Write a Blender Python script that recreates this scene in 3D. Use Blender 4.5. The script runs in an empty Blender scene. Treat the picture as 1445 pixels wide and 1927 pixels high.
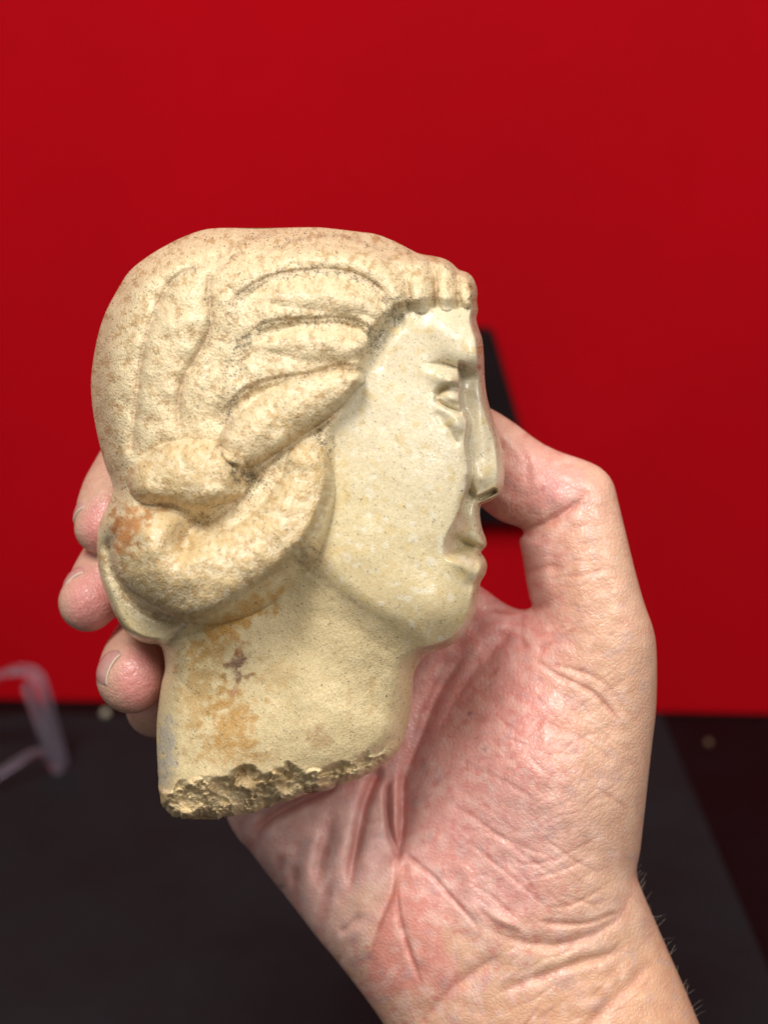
import bpy, math, time
import numpy as np
from mathutils import Vector, Matrix

T0 = time.time()
sc = bpy.context.scene
COL = sc.collection
rng = np.random.default_rng(7)

# ------------------------------------------------------------------ camera
S = 0.00012            # metres per photograph pixel at the plane of the carved head
D = 0.35               # distance from lens to that plane
PITCH = math.radians(17.4)
CAM = np.array([0.0, 0.0, 0.32])
FWD = np.array([0.0, math.cos(PITCH), -math.sin(PITCH)])
UP = np.array([0.0, math.sin(PITCH), math.cos(PITCH)])
RIGHT = np.array([1.0, 0.0, 0.0])

def at(px, py, zmm=0.0):
    """photograph pixel + height towards the lens (mm) -> point of the place"""
    px = np.asarray(px, float); py = np.asarray(py, float); z = np.asarray(zmm, float) * 0.001
    d = D - z
    k = S * d / D
    return (CAM + d[..., None] * FWD + ((px - 722.5) * k)[..., None] * RIGHT
            + ((963.5 - py) * k)[..., None] * UP)

cam_data = bpy.data.cameras.new('camera')
cam = bpy.data.objects.new('camera', cam_data)
COL.objects.link(cam)
cam.location = CAM
cam.rotation_euler = (math.radians(90) - PITCH, 0, 0)
cam_data.sensor_fit = 'VERTICAL'
cam_data.sensor_height = 36
cam_data.lens = 36 * (D / S) / 1927
cam_data.clip_start = 0.01
cam_data.clip_end = 50
cam_data.dof.use_dof = True
cam_data.dof.focus_distance = D - 0.012
cam_data.dof.aperture_fstop = 10.5
sc.camera = cam

# ------------------------------------------------------------------ light
world = bpy.data.worlds.new('World')
sc.world = world
world.use_nodes = True
world.node_tree.nodes['Background'].inputs[0].default_value = (1.0, 0.97, 0.93, 1)
world.node_tree.nodes['Background'].inputs[1].default_value = 0.32

def lamp(name, loc, target, size, power, color, size_y=None):
    l = bpy.data.lights.new(name, 'AREA')
    l.energy = power; l.color = color; l.size = size
    if size_y:
        l.shape = 'RECTANGLE'; l.size_y = size_y
    o = bpy.data.objects.new(name, l)
    COL.objects.link(o)
    o.location = loc
    o.rotation_euler = (Vector(target) - Vector(loc)).to_track_quat('-Z', 'Y').to_euler()
    return o
OBJ = (0.0, 0.334, 0.215)
lamp('ceiling_lamp', (-0.28, -0.22, 1.16), OBJ, 0.36, 13.8, (1.0, 0.955, 0.89), 0.5)
lamp('fill_lamp', (0.55, -0.55, 1.0), OBJ, 0.35, 8.5, (1.0, 0.95, 0.9))  # unseen fill light, added to brighten the sides facing right

sc.view_settings.view_transform = 'Standard'
sc.view_settings.look = 'None'
sc.view_settings.exposure = 0.0
sc.view_settings.gamma = 1.0
sc.render.engine = 'CYCLES'
sc.cycles.use_denoising = True
sc.cycles.max_bounces = 8

# ------------------------------------------------------------------ small maths kit
def catmull(pts, n=8, closed=False):
    p = np.asarray(pts, float)
    m = len(p)
    out = []
    for i in range(m if closed else m - 1):
        if closed:
            a, b, c, d = p[(i - 1) % m], p[i], p[(i + 1) % m], p[(i + 2) % m]
        else:
            b, c = p[i], p[i + 1]
            a = p[i - 1] if i > 0 else 2 * b - c
            d = p[i + 2] if i + 2 < m else 2 * c - b
        t = (np.arange(n) / n)[:, None]
        out.append(0.5 * ((2 * b) + (-a + c) * t + (2 * a - 5 * b + 4 * c - d) * t * t
                          + (-a + 3 * b - 3 * c + d) * t ** 3))
    out = np.concatenate(out)
    if not closed:
        out = np.vstack([out, p[-1]])
    return out

def smooth01(x):
    x = np.clip(x, 0, 1)
    return x * x * (3 - 2 * x)

def blur(a, sig):
    """separable gaussian"""
    if sig <= 0:
        return a
    r = max(1, int(sig * 3))
    k = np.exp(-0.5 * (np.arange(-r, r + 1) / sig) ** 2); k /= k.sum()
    for ax in (0, 1):
        pad = [(0, 0), (0, 0)]; pad[ax] = (r, r)
        b = np.pad(a, pad, mode='edge')
        c = np.zeros_like(a)
        n = a.shape[ax]
        for i, w in enumerate(k):
            c += w * (b[i:i + n, :] if ax == 0 else b[:, i:i + n])
        a = c
    return a

def fnoise(shape, lam, seed, aniso=(1.0, 1.0), ang=0.0, band=0.5):
    """band-limited noise of wavelength lam (cells), unit std"""
    r = np.random.default_rng(seed)
    n = r.standard_normal(shape)
    F = np.fft.rfft2(n)
    ky = np.fft.fftfreq(shape[0])[:, None]; kx = np.fft.rfftfreq(shape[1])[None, :]
    c, s = math.cos(ang), math.sin(ang)
    a = (kx * c + ky * s) * aniso[0]; b = (-kx * s + ky * c) * aniso[1]
    k = np.sqrt(a * a + b * b) * lam
    out = np.fft.irfft2(F * np.exp(-((k - 1) ** 2) / (2 * band * band)), s=shape)
    return (out / out.std()).astype(np.float32)

class Map:
    """2-D field over photograph pixels x0..x1, y0..y1 with step st"""
    def __init__(s, x0, y0, x1, y1, st):
        s.x0, s.y0, s.st = x0, y0, st
        s.xs = np.arange(x0, x1 + 1e-6, st); s.ys = np.arange(y0, y1 + 1e-6, st)
        s.X, s.Y = np.meshgrid(s.xs, s.ys)
        s.shape = s.X.shape
    def sample(s, a, px, py):
        fx = np.clip((px - s.x0) / s.st, 0, s.shape[1] - 1.001); fy = np.clip((py - s.y0) / s.st, 0, s.shape[0] - 1.001)
        ix = fx.astype(int); iy = fy.astype(int); tx = fx - ix; ty = fy - iy
        return (a[iy, ix] * (1 - tx) * (1 - ty) + a[iy, ix + 1] * tx * (1 - ty)
                + a[iy + 1, ix] * (1 - tx) * ty + a[iy + 1, ix + 1] * tx * ty)
    def window(s, pts, rad):
        p = np.asarray(pts, float)
        i0 = max(0, int((p[:, 1].min() - rad - s.y0) / s.st)); i1 = min(s.shape[0], int((p[:, 1].max() + rad - s.y0) / s.st) + 2)
        j0 = max(0, int((p[:, 0].min() - rad - s.x0) / s.st)); j1 = min(s.shape[1], int((p[:, 0].max() + rad - s.x0) / s.st) + 2)
        return slice(i0, max(i1, i0)), slice(j0, max(j1, j0))
    def path(s, pts, rad, n=6, extra=None):
        """distance, path parameter 0..1, signed side, interpolated extra within rad; with its window"""
        c = np.asarray(pts, float)
        c = catmull(c, n)
        w = s.window(c[:, :2], rad)
        X = s.X[w]; Y = s.Y[w]
        best = np.full(X.shape, 1e9); tt = np.zeros(X.shape); sg = np.zeros(X.shape)
        ex = np.zeros(X.shape)
        m = len(c) - 1
        L = np.concatenate([[0], np.cumsum(np.hypot(*(c[1:, :2] - c[:-1, :2]).T))]); L /= L[-1]
        for i in range(m):
            ax, ay = c[i, :2]; bx, by = c[i + 1, :2]
            dx, dy = bx - ax, by - ay; q = dx * dx + dy * dy + 1e-9
            t = np.clip(((X - ax) * dx + (Y - ay) * dy) / q, 0, 1)
            ex_, ey_ = X - ax - t * dx, Y - ay - t * dy
            d = np.hypot(ex_, ey_)
            k = d < best
            best = np.where(k, d, best)
            tt = np.where(k, L[i] + t * (L[i + 1] - L[i]), tt)
            sg = np.where(k, np.sign(dx * (Y - ay) - dy * (X - ax)), sg)
            if c.shape[1] > 2:
                ex = np.where(k, c[i, 2] + t * (c[i + 1, 2] - c[i, 2]), ex)
        return w, best, tt, sg, ex
    def inside(s, poly, pad=0):
        """signed distance, positive inside"""
        p = np.asarray(poly, float)
        ins = np.zeros(s.shape, bool); best = np.full(s.shape, 1e9)
        m = len(p)
        for i in range(m):
            ax, ay = p[i]; bx, by = p[(i + 1) % m]
            dx, dy = bx - ax, by - ay; q = dx * dx + dy * dy + 1e-9
            t = np.clip(((s.X - ax) * dx + (s.Y - ay) * dy) / q, 0, 1)
            best = np.minimum(best, (s.X - ax - t * dx) ** 2 + (s.Y - ay - t * dy) ** 2)
            if ay != by:
                c = (s.Y < max(ay, by)) & (s.Y >= min(ay, by)) & (s.X < ax + (s.Y - ay) * dx / dy)
                ins ^= c
        best = np.sqrt(best)
        return np.where(ins, best, -best)

def taper(t, a=0.18, b=0.18):
    return smooth01(t / max(a, 1e-6)) * smooth01((1 - t) / max(b, 1e-6))

def groove(M, Z, pts, w, depth, ta=0.18, tb=0.18):
    """pillow-sided valley"""
    wd, d, t, sg, _ = M.path(pts, w)
    u = np.clip(np.sqrt(d * d + (22.0 if w >= 30 else 6.0)) / w, 0, 1)
    Z[wd] -= depth * taper(t, ta, tb) * (1 - np.sqrt(np.clip(1 - (1 - u) ** 2, 0, 1)))

def cut(M, Z, pts, w, depth, ta=0.2, tb=0.2):
    """v-shaped scratch line, gaussian section"""
    wd, d, t, sg, _ = M.path(pts, w * 3)
    Z[wd] -= depth * taper(t, ta, tb) * np.exp(-(d / w) ** 2)

def ridge(M, Z, pts, h, k=1.0):
    """tube along pts (x, y, half width)"""
    p = np.asarray(pts, float)
    wd, d, t, sg, wv = M.path(p, p[:, 2].max() + 4)
    u = np.clip(d / np.maximum(wv, 1), 0, 1)
    Z[wd] += h * np.sqrt(np.clip(1 - u * u, 0, 1)) ** k * (1 if k == 1.0 else smooth01(wv / p[:, 2].max()))

def bump(M, Z, cx, cy, rx, ry, h, ang=0):
    c, s = math.cos(math.radians(ang)), math.sin(math.radians(ang))
    w = M.window([(cx, cy)], 3 * max(rx, ry))
    a = (M.X[w] - cx) * c + (M.Y[w] - cy) * s; b = -(M.X[w] - cx) * s + (M.Y[w] - cy) * c
    Z[w] += h * np.exp(-(a / rx) ** 2 - (b / ry) ** 2)

def cliff(M, Z, pts, h, left, right, ta=0.1, tb=0.1):
    """step along a path: height h falling slowly over `left` px on one side, quickly over `right` on the other"""
    wd, d, t, sg, _ = M.path(pts, 3 * max(left, right))
    f = np.where(sg > 0, np.exp(-(d / left) ** 1.6), np.exp(-(d / right) ** 2))
    Z[wd] += h * taper(t, ta, tb) * f

# ------------------------------------------------------------------ objects kit
def tag(o, label=None, cat=None, group=None, kind=None):
    if label: o['label'] = label
    if cat: o['category'] = cat
    if group: o['group'] = group
    if kind: o['kind'] = kind
    return o

def empty(name, loc):
    o = bpy.data.objects.new(name, None)
    COL.objects.link(o)
    o.location = loc
    o.empty_display_size = 0.01
    return o

def make(name, verts, faces, mat, parent=None, smooth=True, color=None, attrs=None, normals=None, origin=None):
    """mesh object from world-space vertices; quads as an (n,4) or triangles as an (n,3) array"""
    verts = np.asarray(verts, np.float64)
    faces = np.asarray(faces, np.int32)
    if origin is None:
        origin = np.array(parent.matrix_world.translation) if parent else verts.mean(0)
        if parent:
            q = parent
            origin = np.zeros(3)
            while q:
                origin += np.array(q.location); q = q.parent
    base = origin
    me = bpy.data.meshes.new(name)
    k = faces.shape[1]
    me.vertices.add(len(verts)); me.loops.add(faces.size); me.polygons.add(len(faces))
    me.vertices.foreach_set('co', (verts - base).astype(np.float32).ravel())
    me.loops.foreach_set('vertex_index', faces.ravel())
    me.polygons.foreach_set('loop_start', (np.arange(len(faces)) * k).astype(np.int32))
    me.polygons.foreach_set('use_smooth', np.full(len(faces), smooth))
    me.update(calc_edges=True)
    me.validate()
    if color is not None:
        ca = me.color_attributes.new('pigment', 'FLOAT_COLOR', 'POINT')
        c = np.ones((len(verts), 4), np.float32); c[:, :3] = color
        ca.data.foreach_set('color', c.ravel())
    for an, av in (attrs or {}).items():
        at_ = me.attributes.new(an, 'FLOAT', 'POINT')
        at_.data.foreach_set('value', np.asarray(av, np.float32))
    if normals is not None:
        me.normals_split_custom_set_from_vertices(normals.astype(np.float32))
    me.materials.append(mat)
    o = bpy.data.objects.new(name, me)
    COL.objects.link(o)
    if parent:
        o.parent = parent
    else:
        o.location = base
    return o

def vnormals(v, q):
    n = np.zeros_like(v)
    fn = np.cross(v[q[:, 2]] - v[q[:, 0]], v[q[:, 3]] - v[q[:, 1]])
    for i in range(4):
        for a in range(3):
            n[:, a] += np.bincount(q[:, i], weights=fn[:, a], minlength=len(v))
    return n / (np.linalg.norm(n, axis=1, keepdims=True) + 1e-20)

def sweep(path, prof, closed_prof=True):
    """sweep a profile (list of (a, b)) along a 3-D path; frames from fixed side vector"""
    path = np.asarray(path, float); prof = np.asarray(prof, float)
    n, m = len(path), len(prof)
    tan = np.gradient(path, axis=0); tan /= np.linalg.norm(tan, axis=1)[:, None]
    return tan, n, m

def box_mesh(cx, cy, cz, sx, sy, sz, bev=0.0):
    import bmesh
    bm = bmesh.new()
    bmesh.ops.create_cube(bm, size=1)
    bmesh.ops.scale(bm, vec=(sx, sy, sz), verts=bm.verts)
    if bev:
        bmesh.ops.bevel(bm, geom=list(bm.edges), offset=bev, segments=3, affect='EDGES')
    return bm

def bm_object(name, bm, mat, loc=(0, 0, 0), rot=(0, 0, 0), parent=None, smooth=False):
    me = bpy.data.meshes.new(name)
    bm.to_mesh(me); bm.free()
    if smooth:
        me.polygons.foreach_set('use_smooth', [True] * len(me.polygons))
    me.materials.append(mat)
    o = bpy.data.objects.new(name, me)
    COL.objects.link(o)
    o.location = loc; o.rotation_euler = rot; o.parent = parent
    return o

# ------------------------------------------------------------------ materials
def new_mat(name):
    m = bpy.data.materials.new(name); m.use_nodes = True
    nt = m.node_tree
    return m, nt, nt.nodes['Principled BSDF'], nt.nodes, nt.links

def noise_node(nt, scale, detail=4, rough=0.6, vec=None):
    n = nt.nodes.new('ShaderNodeTexNoise')
    n.inputs['Scale'].default_value = scale; n.inputs['Detail'].default_value = detail; n.inputs['Roughness'].default_value = rough
    if vec is not None: nt.links.new(vec, n.inputs['Vector'])
    return n

def ramp_node(nt, src, stops):
    r = nt.nodes.new('ShaderNodeValToRGB')
    e = r.color_ramp.elements
    while len(e) < len(stops): e.new(0.5)
    for i, (p, c) in enumerate(stops):
        e[i].position = p
        e[i].color = (c, c, c, 1) if np.isscalar(c) else (*c, 1)
    nt.links.new(src, r.inputs[0])
    return r

def mix_node(nt, kind, fac, a, b):
    m = nt.nodes.new('ShaderNodeMix'); m.data_type = 'RGBA'; m.blend_type = kind
    for sock, v in ((m.inputs[0], fac), (m.inputs[6], a), (m.inputs[7], b)):
        if hasattr(v, 'links'): nt.links.new(v, sock)
        elif np.isscalar(v): sock.default_value = v
        else: sock.default_value = (*v, 1)
    return m.outputs[2]

def stone_material():
    m, nt, b, N, L = new_mat('old_marble')
    tc = N.new('ShaderNodeTexCoord').outputs['Object']
    ca = N.new('ShaderNodeVertexColor'); ca.layer_name = 'pigment'
    ra = N.new('ShaderNodeAttribute'); ra.attribute_name = 'coarse'
    n1 = noise_node(nt, 1900, 4, 0.75, tc)
    g = ramp_node(nt, n1.outputs[0], [(0.3, 0.80), (0.5, 1.0), (0.72, 1.18)])
    c = mix_node(nt, 'MULTIPLY', 0.8, ca.outputs[0], g.outputs[0])
    L.new(c, b.inputs['Base Color'])
    # waxy crystals: gloss varies grain by grain
    n2 = noise_node(nt, 420, 4, 0.7, tc)
    r = ramp_node(nt, n2.outputs[0], [(0.35, 0.46), (0.52, 0.30), (0.64, 0.10)])
    mr = N.new('ShaderNodeMath'); mr.operation = 'MULTIPLY_ADD'
    L.new(ra.outputs['Fac'], mr.inputs[0]); mr.inputs[1].default_value = 0.18; L.new(r.outputs[0], mr.inputs[2])
    L.new(mr.outputs[0], b.inputs['Roughness'])
    b.inputs['Specular IOR Level'].default_value = 0.5
    cw = N.new('ShaderNodeMath'); cw.operation = 'MULTIPLY_ADD'; L.new(ra.outputs['Fac'], cw.inputs[0]); cw.inputs[1].default_value = -0.06; cw.inputs[2].default_value = 0.22; cw.use_clamp = True
    L.new(cw.outputs[0], b.inputs['Coat Weight'])
    b.inputs['Coat Roughness'].default_value = 0.13
    v = N.new("ShaderNodeTexVoronoi"); v.inputs["Scale"].default_value = 1900; L.new(tc, v.inputs['Vector'])
    n3 = noise_node(nt, 2600, 4, 0.7, tc)
    ad = N.new('ShaderNodeMath'); ad.operation = 'ADD'; L.new(v.outputs['Distance'], ad.inputs[0]); L.new(n3.outputs[0], ad.inputs[1])
    st = N.new('ShaderNodeMath'); st.operation = 'MULTIPLY_ADD'; L.new(ra.outputs['Fac'], st.inputs[0]); st.inputs[1].default_value = 0.5; st.inputs[2].default_value = 0.14
    bp = N.new('ShaderNodeBump'); bp.inputs['Distance'].default_value = 0.00020
    L.new(ad.outputs[0], bp.inputs['Height']); L.new(st.outputs[0], bp.inputs['Strength'])
    L.new(bp.outputs[0], b.inputs['Normal'])
    return m

def skin_material():
    m, nt, b, N, L = new_mat('skin')
    tc = N.new('ShaderNodeTexCoord').outputs['Object']
    ca = N.new('ShaderNodeVertexColor'); ca.layer_name = 'pigment'
    n1 = noise_node(nt, 260, 5, 0.65, tc)
    g = ramp_node(nt, n1.outputs[0], [(0.3, (0.90, 0.83, 0.82)), (0.5, (1, 1, 1)), (0.7, (1.06, 1.12, 1.12))])
    c = mix_node(nt, 'MULTIPLY', 0.8, ca.outputs[0], g.outputs[0])
    L.new(c, b.inputs['Base Color'])
    n2 = noise_node(nt, 150, 3, 0.6, tc)
    r = ramp_node(nt, n2.outputs[0], [(0.3, 0.46), (0.7, 0.31)])
    L.new(r.outputs[0], b.inputs['Roughness'])
    b.inputs['Specular IOR Level'].default_value = 0.5
    b.inputs['Coat Weight'].default_value = 0.10; b.inputs['Coat Roughness'].default_value = 0.28
    b.inputs['Subsurface Weight'].default_value = 0.45
    b.inputs['Subsurface Radius'].default_value = (1.0, 0.36, 0.2)
    b.inputs['Subsurface Scale'].default_value = 0.0022
    # skin relief: tiny cells between fine lines
    v = N.new('ShaderNodeTexVoronoi'); v.feature = 'DISTANCE_TO_EDGE'; v.inputs['Scale'].default_value = 900
    wn = noise_node(nt, 300, 2, 0.5, tc)
    wv = N.new('ShaderNodeVectorMath'); wv.operation = 'MULTIPLY_ADD'
    L.new(wn.outputs['Color'], wv.inputs[0]); wv.inputs[1].default_value = (0.002,) * 3; L.new(tc, wv.inputs[2])
    L.new(wv.outputs[0], v.inputs['Vector'])
    vr = ramp_node(nt, v.outputs['Distance'], [(0.0, 0.0), (0.22, 1.0)])
    bp = N.new('ShaderNodeBump'); bp.inputs['Distance'].default_value = 0.0001; bp.inputs['Strength'].default_value = 0.7
    L.new(vr.outputs[0], bp.inputs['Height'])
    bp2 = N.new('ShaderNodeBump'); bp2.inputs['Distance'].default_value = 0.0003; bp2.inputs['Strength'].default_value = 0.16
    n3 = noise_node(nt, 800, 4, 0.6, tc)
    L.new(n3.outputs[0], bp2.inputs['Height']); L.new(bp.outputs[0], bp2.inputs['Normal'])
    L.new(bp2.outputs[0], b.inputs['Normal'])
    return m

def plain_material(name, col, rough=0.5, var=0.1, scale=60, bump_d=0.0, spec=0.5):
    m, nt, b, N, L = new_mat(name)
    tc = N.new('ShaderNodeTexCoord').outputs['Object']
    n = noise_node(nt, scale, 5, 0.6, tc)
    g = ramp_node(nt, n.outputs[0], [(0.25, 1 - var), (0.75, 1 + var)])
    L.new(mix_node(nt, 'MULTIPLY', 1.0, col, g.outputs[0]), b.inputs['Base Color'])
    r = ramp_node(nt, n.outputs[0], [(0.25, max(0.02, rough - 0.08)), (0.75, min(1, rough + 0.08))])
    L.new(r.outputs[0], b.inputs['Roughness'])
    b.inputs['Specular IOR Level'].default_value = spec
    if bump_d:
        nb = noise_node(nt, scale * 12, 4, 0.6, tc)
        bp = N.new('ShaderNodeBump'); bp.inputs['Distance'].default_value = bump_d; bp.inputs['Strength'].default_value = 0.5
        L.new(nb.outputs[0], bp.inputs['Height']); L.new(bp.outputs[0], b.inputs['Normal'])
    return m

# ------------------------------------------------------------------ the place: wall, table, mat
def angle_y(py):
    return PITCH + math.atan((py - 963.5) * S / D)
def on_table(px, py):
    """point of the table top (z = 0) seen at a photograph pixel"""
    d = FWD + RIGHT * ((px - 722.5) * S / D) + UP * ((963.5 - py) * S / D)
    t = -CAM[2] / d[2]
    return CAM + d * t

wl, wr = on_table(0, 1318), on_table(1445, 1346)
dirw = (wr - wl) / np.linalg.norm(wr - wl)
yaw = math.atan2(dirw[1], dirw[0])
nrm = np.array([math.sin(yaw), -math.cos(yaw), 0])       # out of the wall, to the lens
mid = (wl + wr) / 2
red = plain_material('red_backdrop_paint', (0.37, 0.0008, 0.005), 0.8, 0.10, 5, 0.0003, 0.06)
bm = box_mesh(0, 0, 0, 1.6, 0.012, 0.85, 0.001)
wc = mid - nrm * 0.006
wall = bm_object('wall', bm, red, (wc[0], wc[1], 0.425 - 0.0), (0, 0, yaw))
tag(wall, 'smooth bright red backdrop board standing behind the held stone head', kind='structure')

tab = plain_material('dark_table_top', (0.0060, 0.0022, 0.0030), 0.6, 0.3, 25, 0.0001, 0.12)
bm = box_mesh(0, 0, 0, 1.7, 1.1, 0.03, 0.002)
table = bm_object('table', bm, tab, (0, mid[1] - 0.35, -0.0155), (0, 0, 0))
tag(table, 'very dark reddish brown table top running under the grey mat', kind='structure')

matm = plain_material('mat_rubber', (0.0075, 0.0100, 0.0125), 0.7, 0.22, 26, 0.0002, 0.25)
c1, c2, c3 = on_table(1243, 1352), on_table(1445, 1835), on_table(-40, 1352)
far = c1 + (c3 - c1) * 1.2
near = c1 + (c2 - c1) * 1.9
corners = np.array([far, c1, near, near + (far - c1) * 1.1])
import bmesh
bm = bmesh.new()
cen = corners.mean(0)
vs = [bm.verts.new((p - cen) * (1, 1, 0)) for p in corners]
f = bm.faces.new(vs)
if f.normal.z < 0: f.normal_flip()
g = bmesh.ops.extrude_face_region(bm, geom=[f])
bmesh.ops.translate(bm, vec=(0, 0, 0.002), verts=[e for e in g['geom'] if isinstance(e, bmesh.types.BMVert)])
bmesh.ops.recalc_face_normals(bm, faces=bm.faces)
bmesh.ops.bevel(bm, geom=list(bm.edges), offset=0.0008, segments=2, affect='EDGES')
mat_o = bm_object('work_mat', bm, matm, (cen[0], cen[1], 0.0004))
tag(mat_o, 'charcoal grey flat mat with a straight right edge lying on the dark table', 'mat')

# black stand board fixed on the red backdrop behind the nose
def on_wall(px, py, off):
    d = FWD + RIGHT * ((px - 722.5) * S / D) + UP * ((963.5 - py) * S / D)
    p0 = mid + nrm * off
    t = np.dot(p0 - CAM, nrm) / np.dot(d, nrm)
    return CAM + d * t
blk = plain_material('black_plastic', (0.0065, 0.002, 0.003), 0.4, 0.2, 40, 0, 0.35)
quad = [(700, 621), (926, 623), (1030, 987), (700, 985)]
front = np.array([on_wall(x, y, 0.012) for x, y in quad]); back = np.array([on_wall(x, y, 0.012) - nrm * 0.0119 for x, y in quad])
o = front.mean(0)
bm = bmesh.new()
va = [bm.verts.new(p - o) for p in front]; vb = [bm.verts.new(p - o) for p in back]
bm.faces.new(va); bm.faces.new(vb[::-1])
for i in range(4): bm.faces.new((va[i], vb[i], vb[(i + 1) % 4], va[(i + 1) % 4]))
bmesh.ops.recalc_face_normals(bm, faces=bm.faces)
bmesh.ops.bevel(bm, geom=list(bm.edges), offset=0.0012, segments=2, affect='EDGES')
stand = empty('display_board', o)
bm_object('panel', bm, blk, (0, 0, 0), (0, 0, 0), stand)
gm = plain_material('glint_grey', (0.10, 0.13, 0.14), 0.35, 0.1, 60)
bm = box_mesh(0, 0, 0, 0.012, 0.003, 0.0035, 0.0006)
p = on_wall(925, 943, 0.0136) - o
bm_object('clip', bm, gm, p, (0, 0, yaw), stand)  # small grey block standing in for a bright glint on the board
tag(stand, 'black slanted board with a small grey block standing for a glint, mounted on the red backdrop behind the nose', 'board')

# clear bent acrylic stand at the left
am, nt, b, N, L = new_mat('clear_acrylic')
b.inputs['Base Color'].default_value = (0.82, 0.76, 0.90, 1)
b.inputs['Transmission Weight'].default_value = 0.92
b.inputs['Roughness'].default_value = 0.22
b.inputs['IOR'].default_value = 1.35
n = noise_node(nt, 80, 2, 0.5, N.new('ShaderNodeTexCoord').outputs['Object'])
r = ramp_node(nt, n.outputs[0], [(0.3, 0.08), (0.7, 0.16)]); L.new(r.outputs[0], b.inputs['Roughness'])

def ribbon(name, pts, half, thick, widthdir, mat, parent, origin):
    c = catmull(np.asarray(pts, float), 8)
    tan = np.gradient(c, axis=0); tan /= np.linalg.norm(tan, axis=1)[:, None]
    wd = np.asarray(widthdir, float); wd /= np.linalg.norm(wd)
    nn = np.cross(tan, wd); nn /= np.linalg.norm(nn, axis=1)[:, None]
    prof = []
    for k in range(16):
        a = 2 * math.pi * k / 16
        ca_, sa_ = math.cos(a), math.sin(a)
        prof.append((half * math.copysign(abs(ca_) ** 0.22, ca_), thick * math.copysign(abs(sa_) ** 0.6, sa_)))
    prof = np.array(prof)
    V = (c[:, None, :] + wd[None, None, :] * prof[None, :, 0, None] + nn[:, None, :] * prof[None, :, 1, None])
    n_, m_ = V.shape[:2]
    idx = np.arange(n_ * m_).reshape(n_, m_)
    q = np.stack([idx[:-1], np.roll(idx, -1, 1)[:-1], np.roll(idx, -1, 1)[1:], idx[1:]], -1).reshape(-1, 4)
    vv = V.reshape(-1, 3)
    # caps
    vv = np.vstack([vv, c[0], c[-1]]); a0, a1 = len(vv) - 2, len(vv) - 1
    caps = [(idx[0, (k + 1) % m_], idx[0, k], a0, a0) for k in range(m_)] + [(idx[-1, k], idx[-1, (k + 1) % m_], a1, a1) for k in range(m_)]
    tris = np.vstack([q[:, [0, 1, 2]], q[:, [0, 2, 3]], np.array([(x[0], x[1], x[2]) for x in caps])])
    return make(name, vv, tris, mat, parent)

pa = on_table(100, 1462); pa[2] = 0.004
base = empty('acrylic_stand', pa)
# upright lip: two parallel bent edges of one plate standing on the mat, a foot running out of frame
def on_plane(px, py, y):
    d = FWD + RIGHT * ((px - 722.5) * S / D) + UP * ((963.5 - py) * S / D)
    return CAM + d * ((y - CAM[1]) / d[1])
yy = pa[1]
P = [on_plane(-60, 1335, yy + .012), on_plane(-10, 1278, yy + .010), on_plane(30, 1262, yy + .006), on_plane(62, 1268, yy + .003), on_plane(80, 1300, yy), on_plane(98, 1370, yy), on_plane(116, 1440, yy), on_plane(112, 1458, yy)]
ribbon('upright', P, 0.0035, 0.0016, (0.55, 1.0, 0.1), am, base, None)
P = [on_plane(-80, 1508, yy - .03), on_plane(0, 1455, yy - .018), on_plane(50, 1424, yy - .01), on_plane(80, 1416, yy - .004), on_plane(100, 1436, yy), on_plane(112, 1458, yy)]
ribbon('foot', P, 0.0022, 0.0016, (0.3, 1.0, 0.2), am, base, None)
P = [on_plane(48, 1290, yy - .004), on_plane(62, 1330, yy - .004), on_plane(84, 1390, yy - .003), on_plane(104, 1440, yy)]
ribbon('edge_strip', P, 0.0016, 0.0014, (0.3, 1.0, 0.2), am, base, None)
tag(base, 'clear bent acrylic display stand on the mat at the far left edge', 'display stand')

# two tiny lumps, a pale one on the mat and a brown one on the table
crm = plain_material('small_fleck', (0.30, 0.27, 0.20), 0.6, 0.2, 300)
for (px, py, r_, lab, pr) in ((200, 1357, 0.0021, 'tiny pale crumb on the dark mat edge below the ring finger', None),
                          (1332, 1403, 0.0017, 'small brown crumb on the dark table right of the mat', (0.10, 0.055, 0.03))):
    bm = bmesh.new()
    bmesh.ops.create_icosphere(bm, subdivisions=3, radius=r_)
    for v in bm.verts:
        v.co *= 1 + 0.18 * math.sin(v.co.x * 2600 + 1) * math.cos(v.co.y * 2100) + 0.1 * math.sin(v.co.z * 3900)
    q = on_table(px, py)
    cm_ = crm if pr is None else plain_material('brown_fleck', pr, 0.6, 0.2, 300)
    c_o = bm_object('small_fleck', bm, cm_, (q[0], q[1], r_ * 0.85 + (0.0024 if pr is None else 0)), smooth=True)
    tag(c_o, lab, 'fleck')

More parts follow.
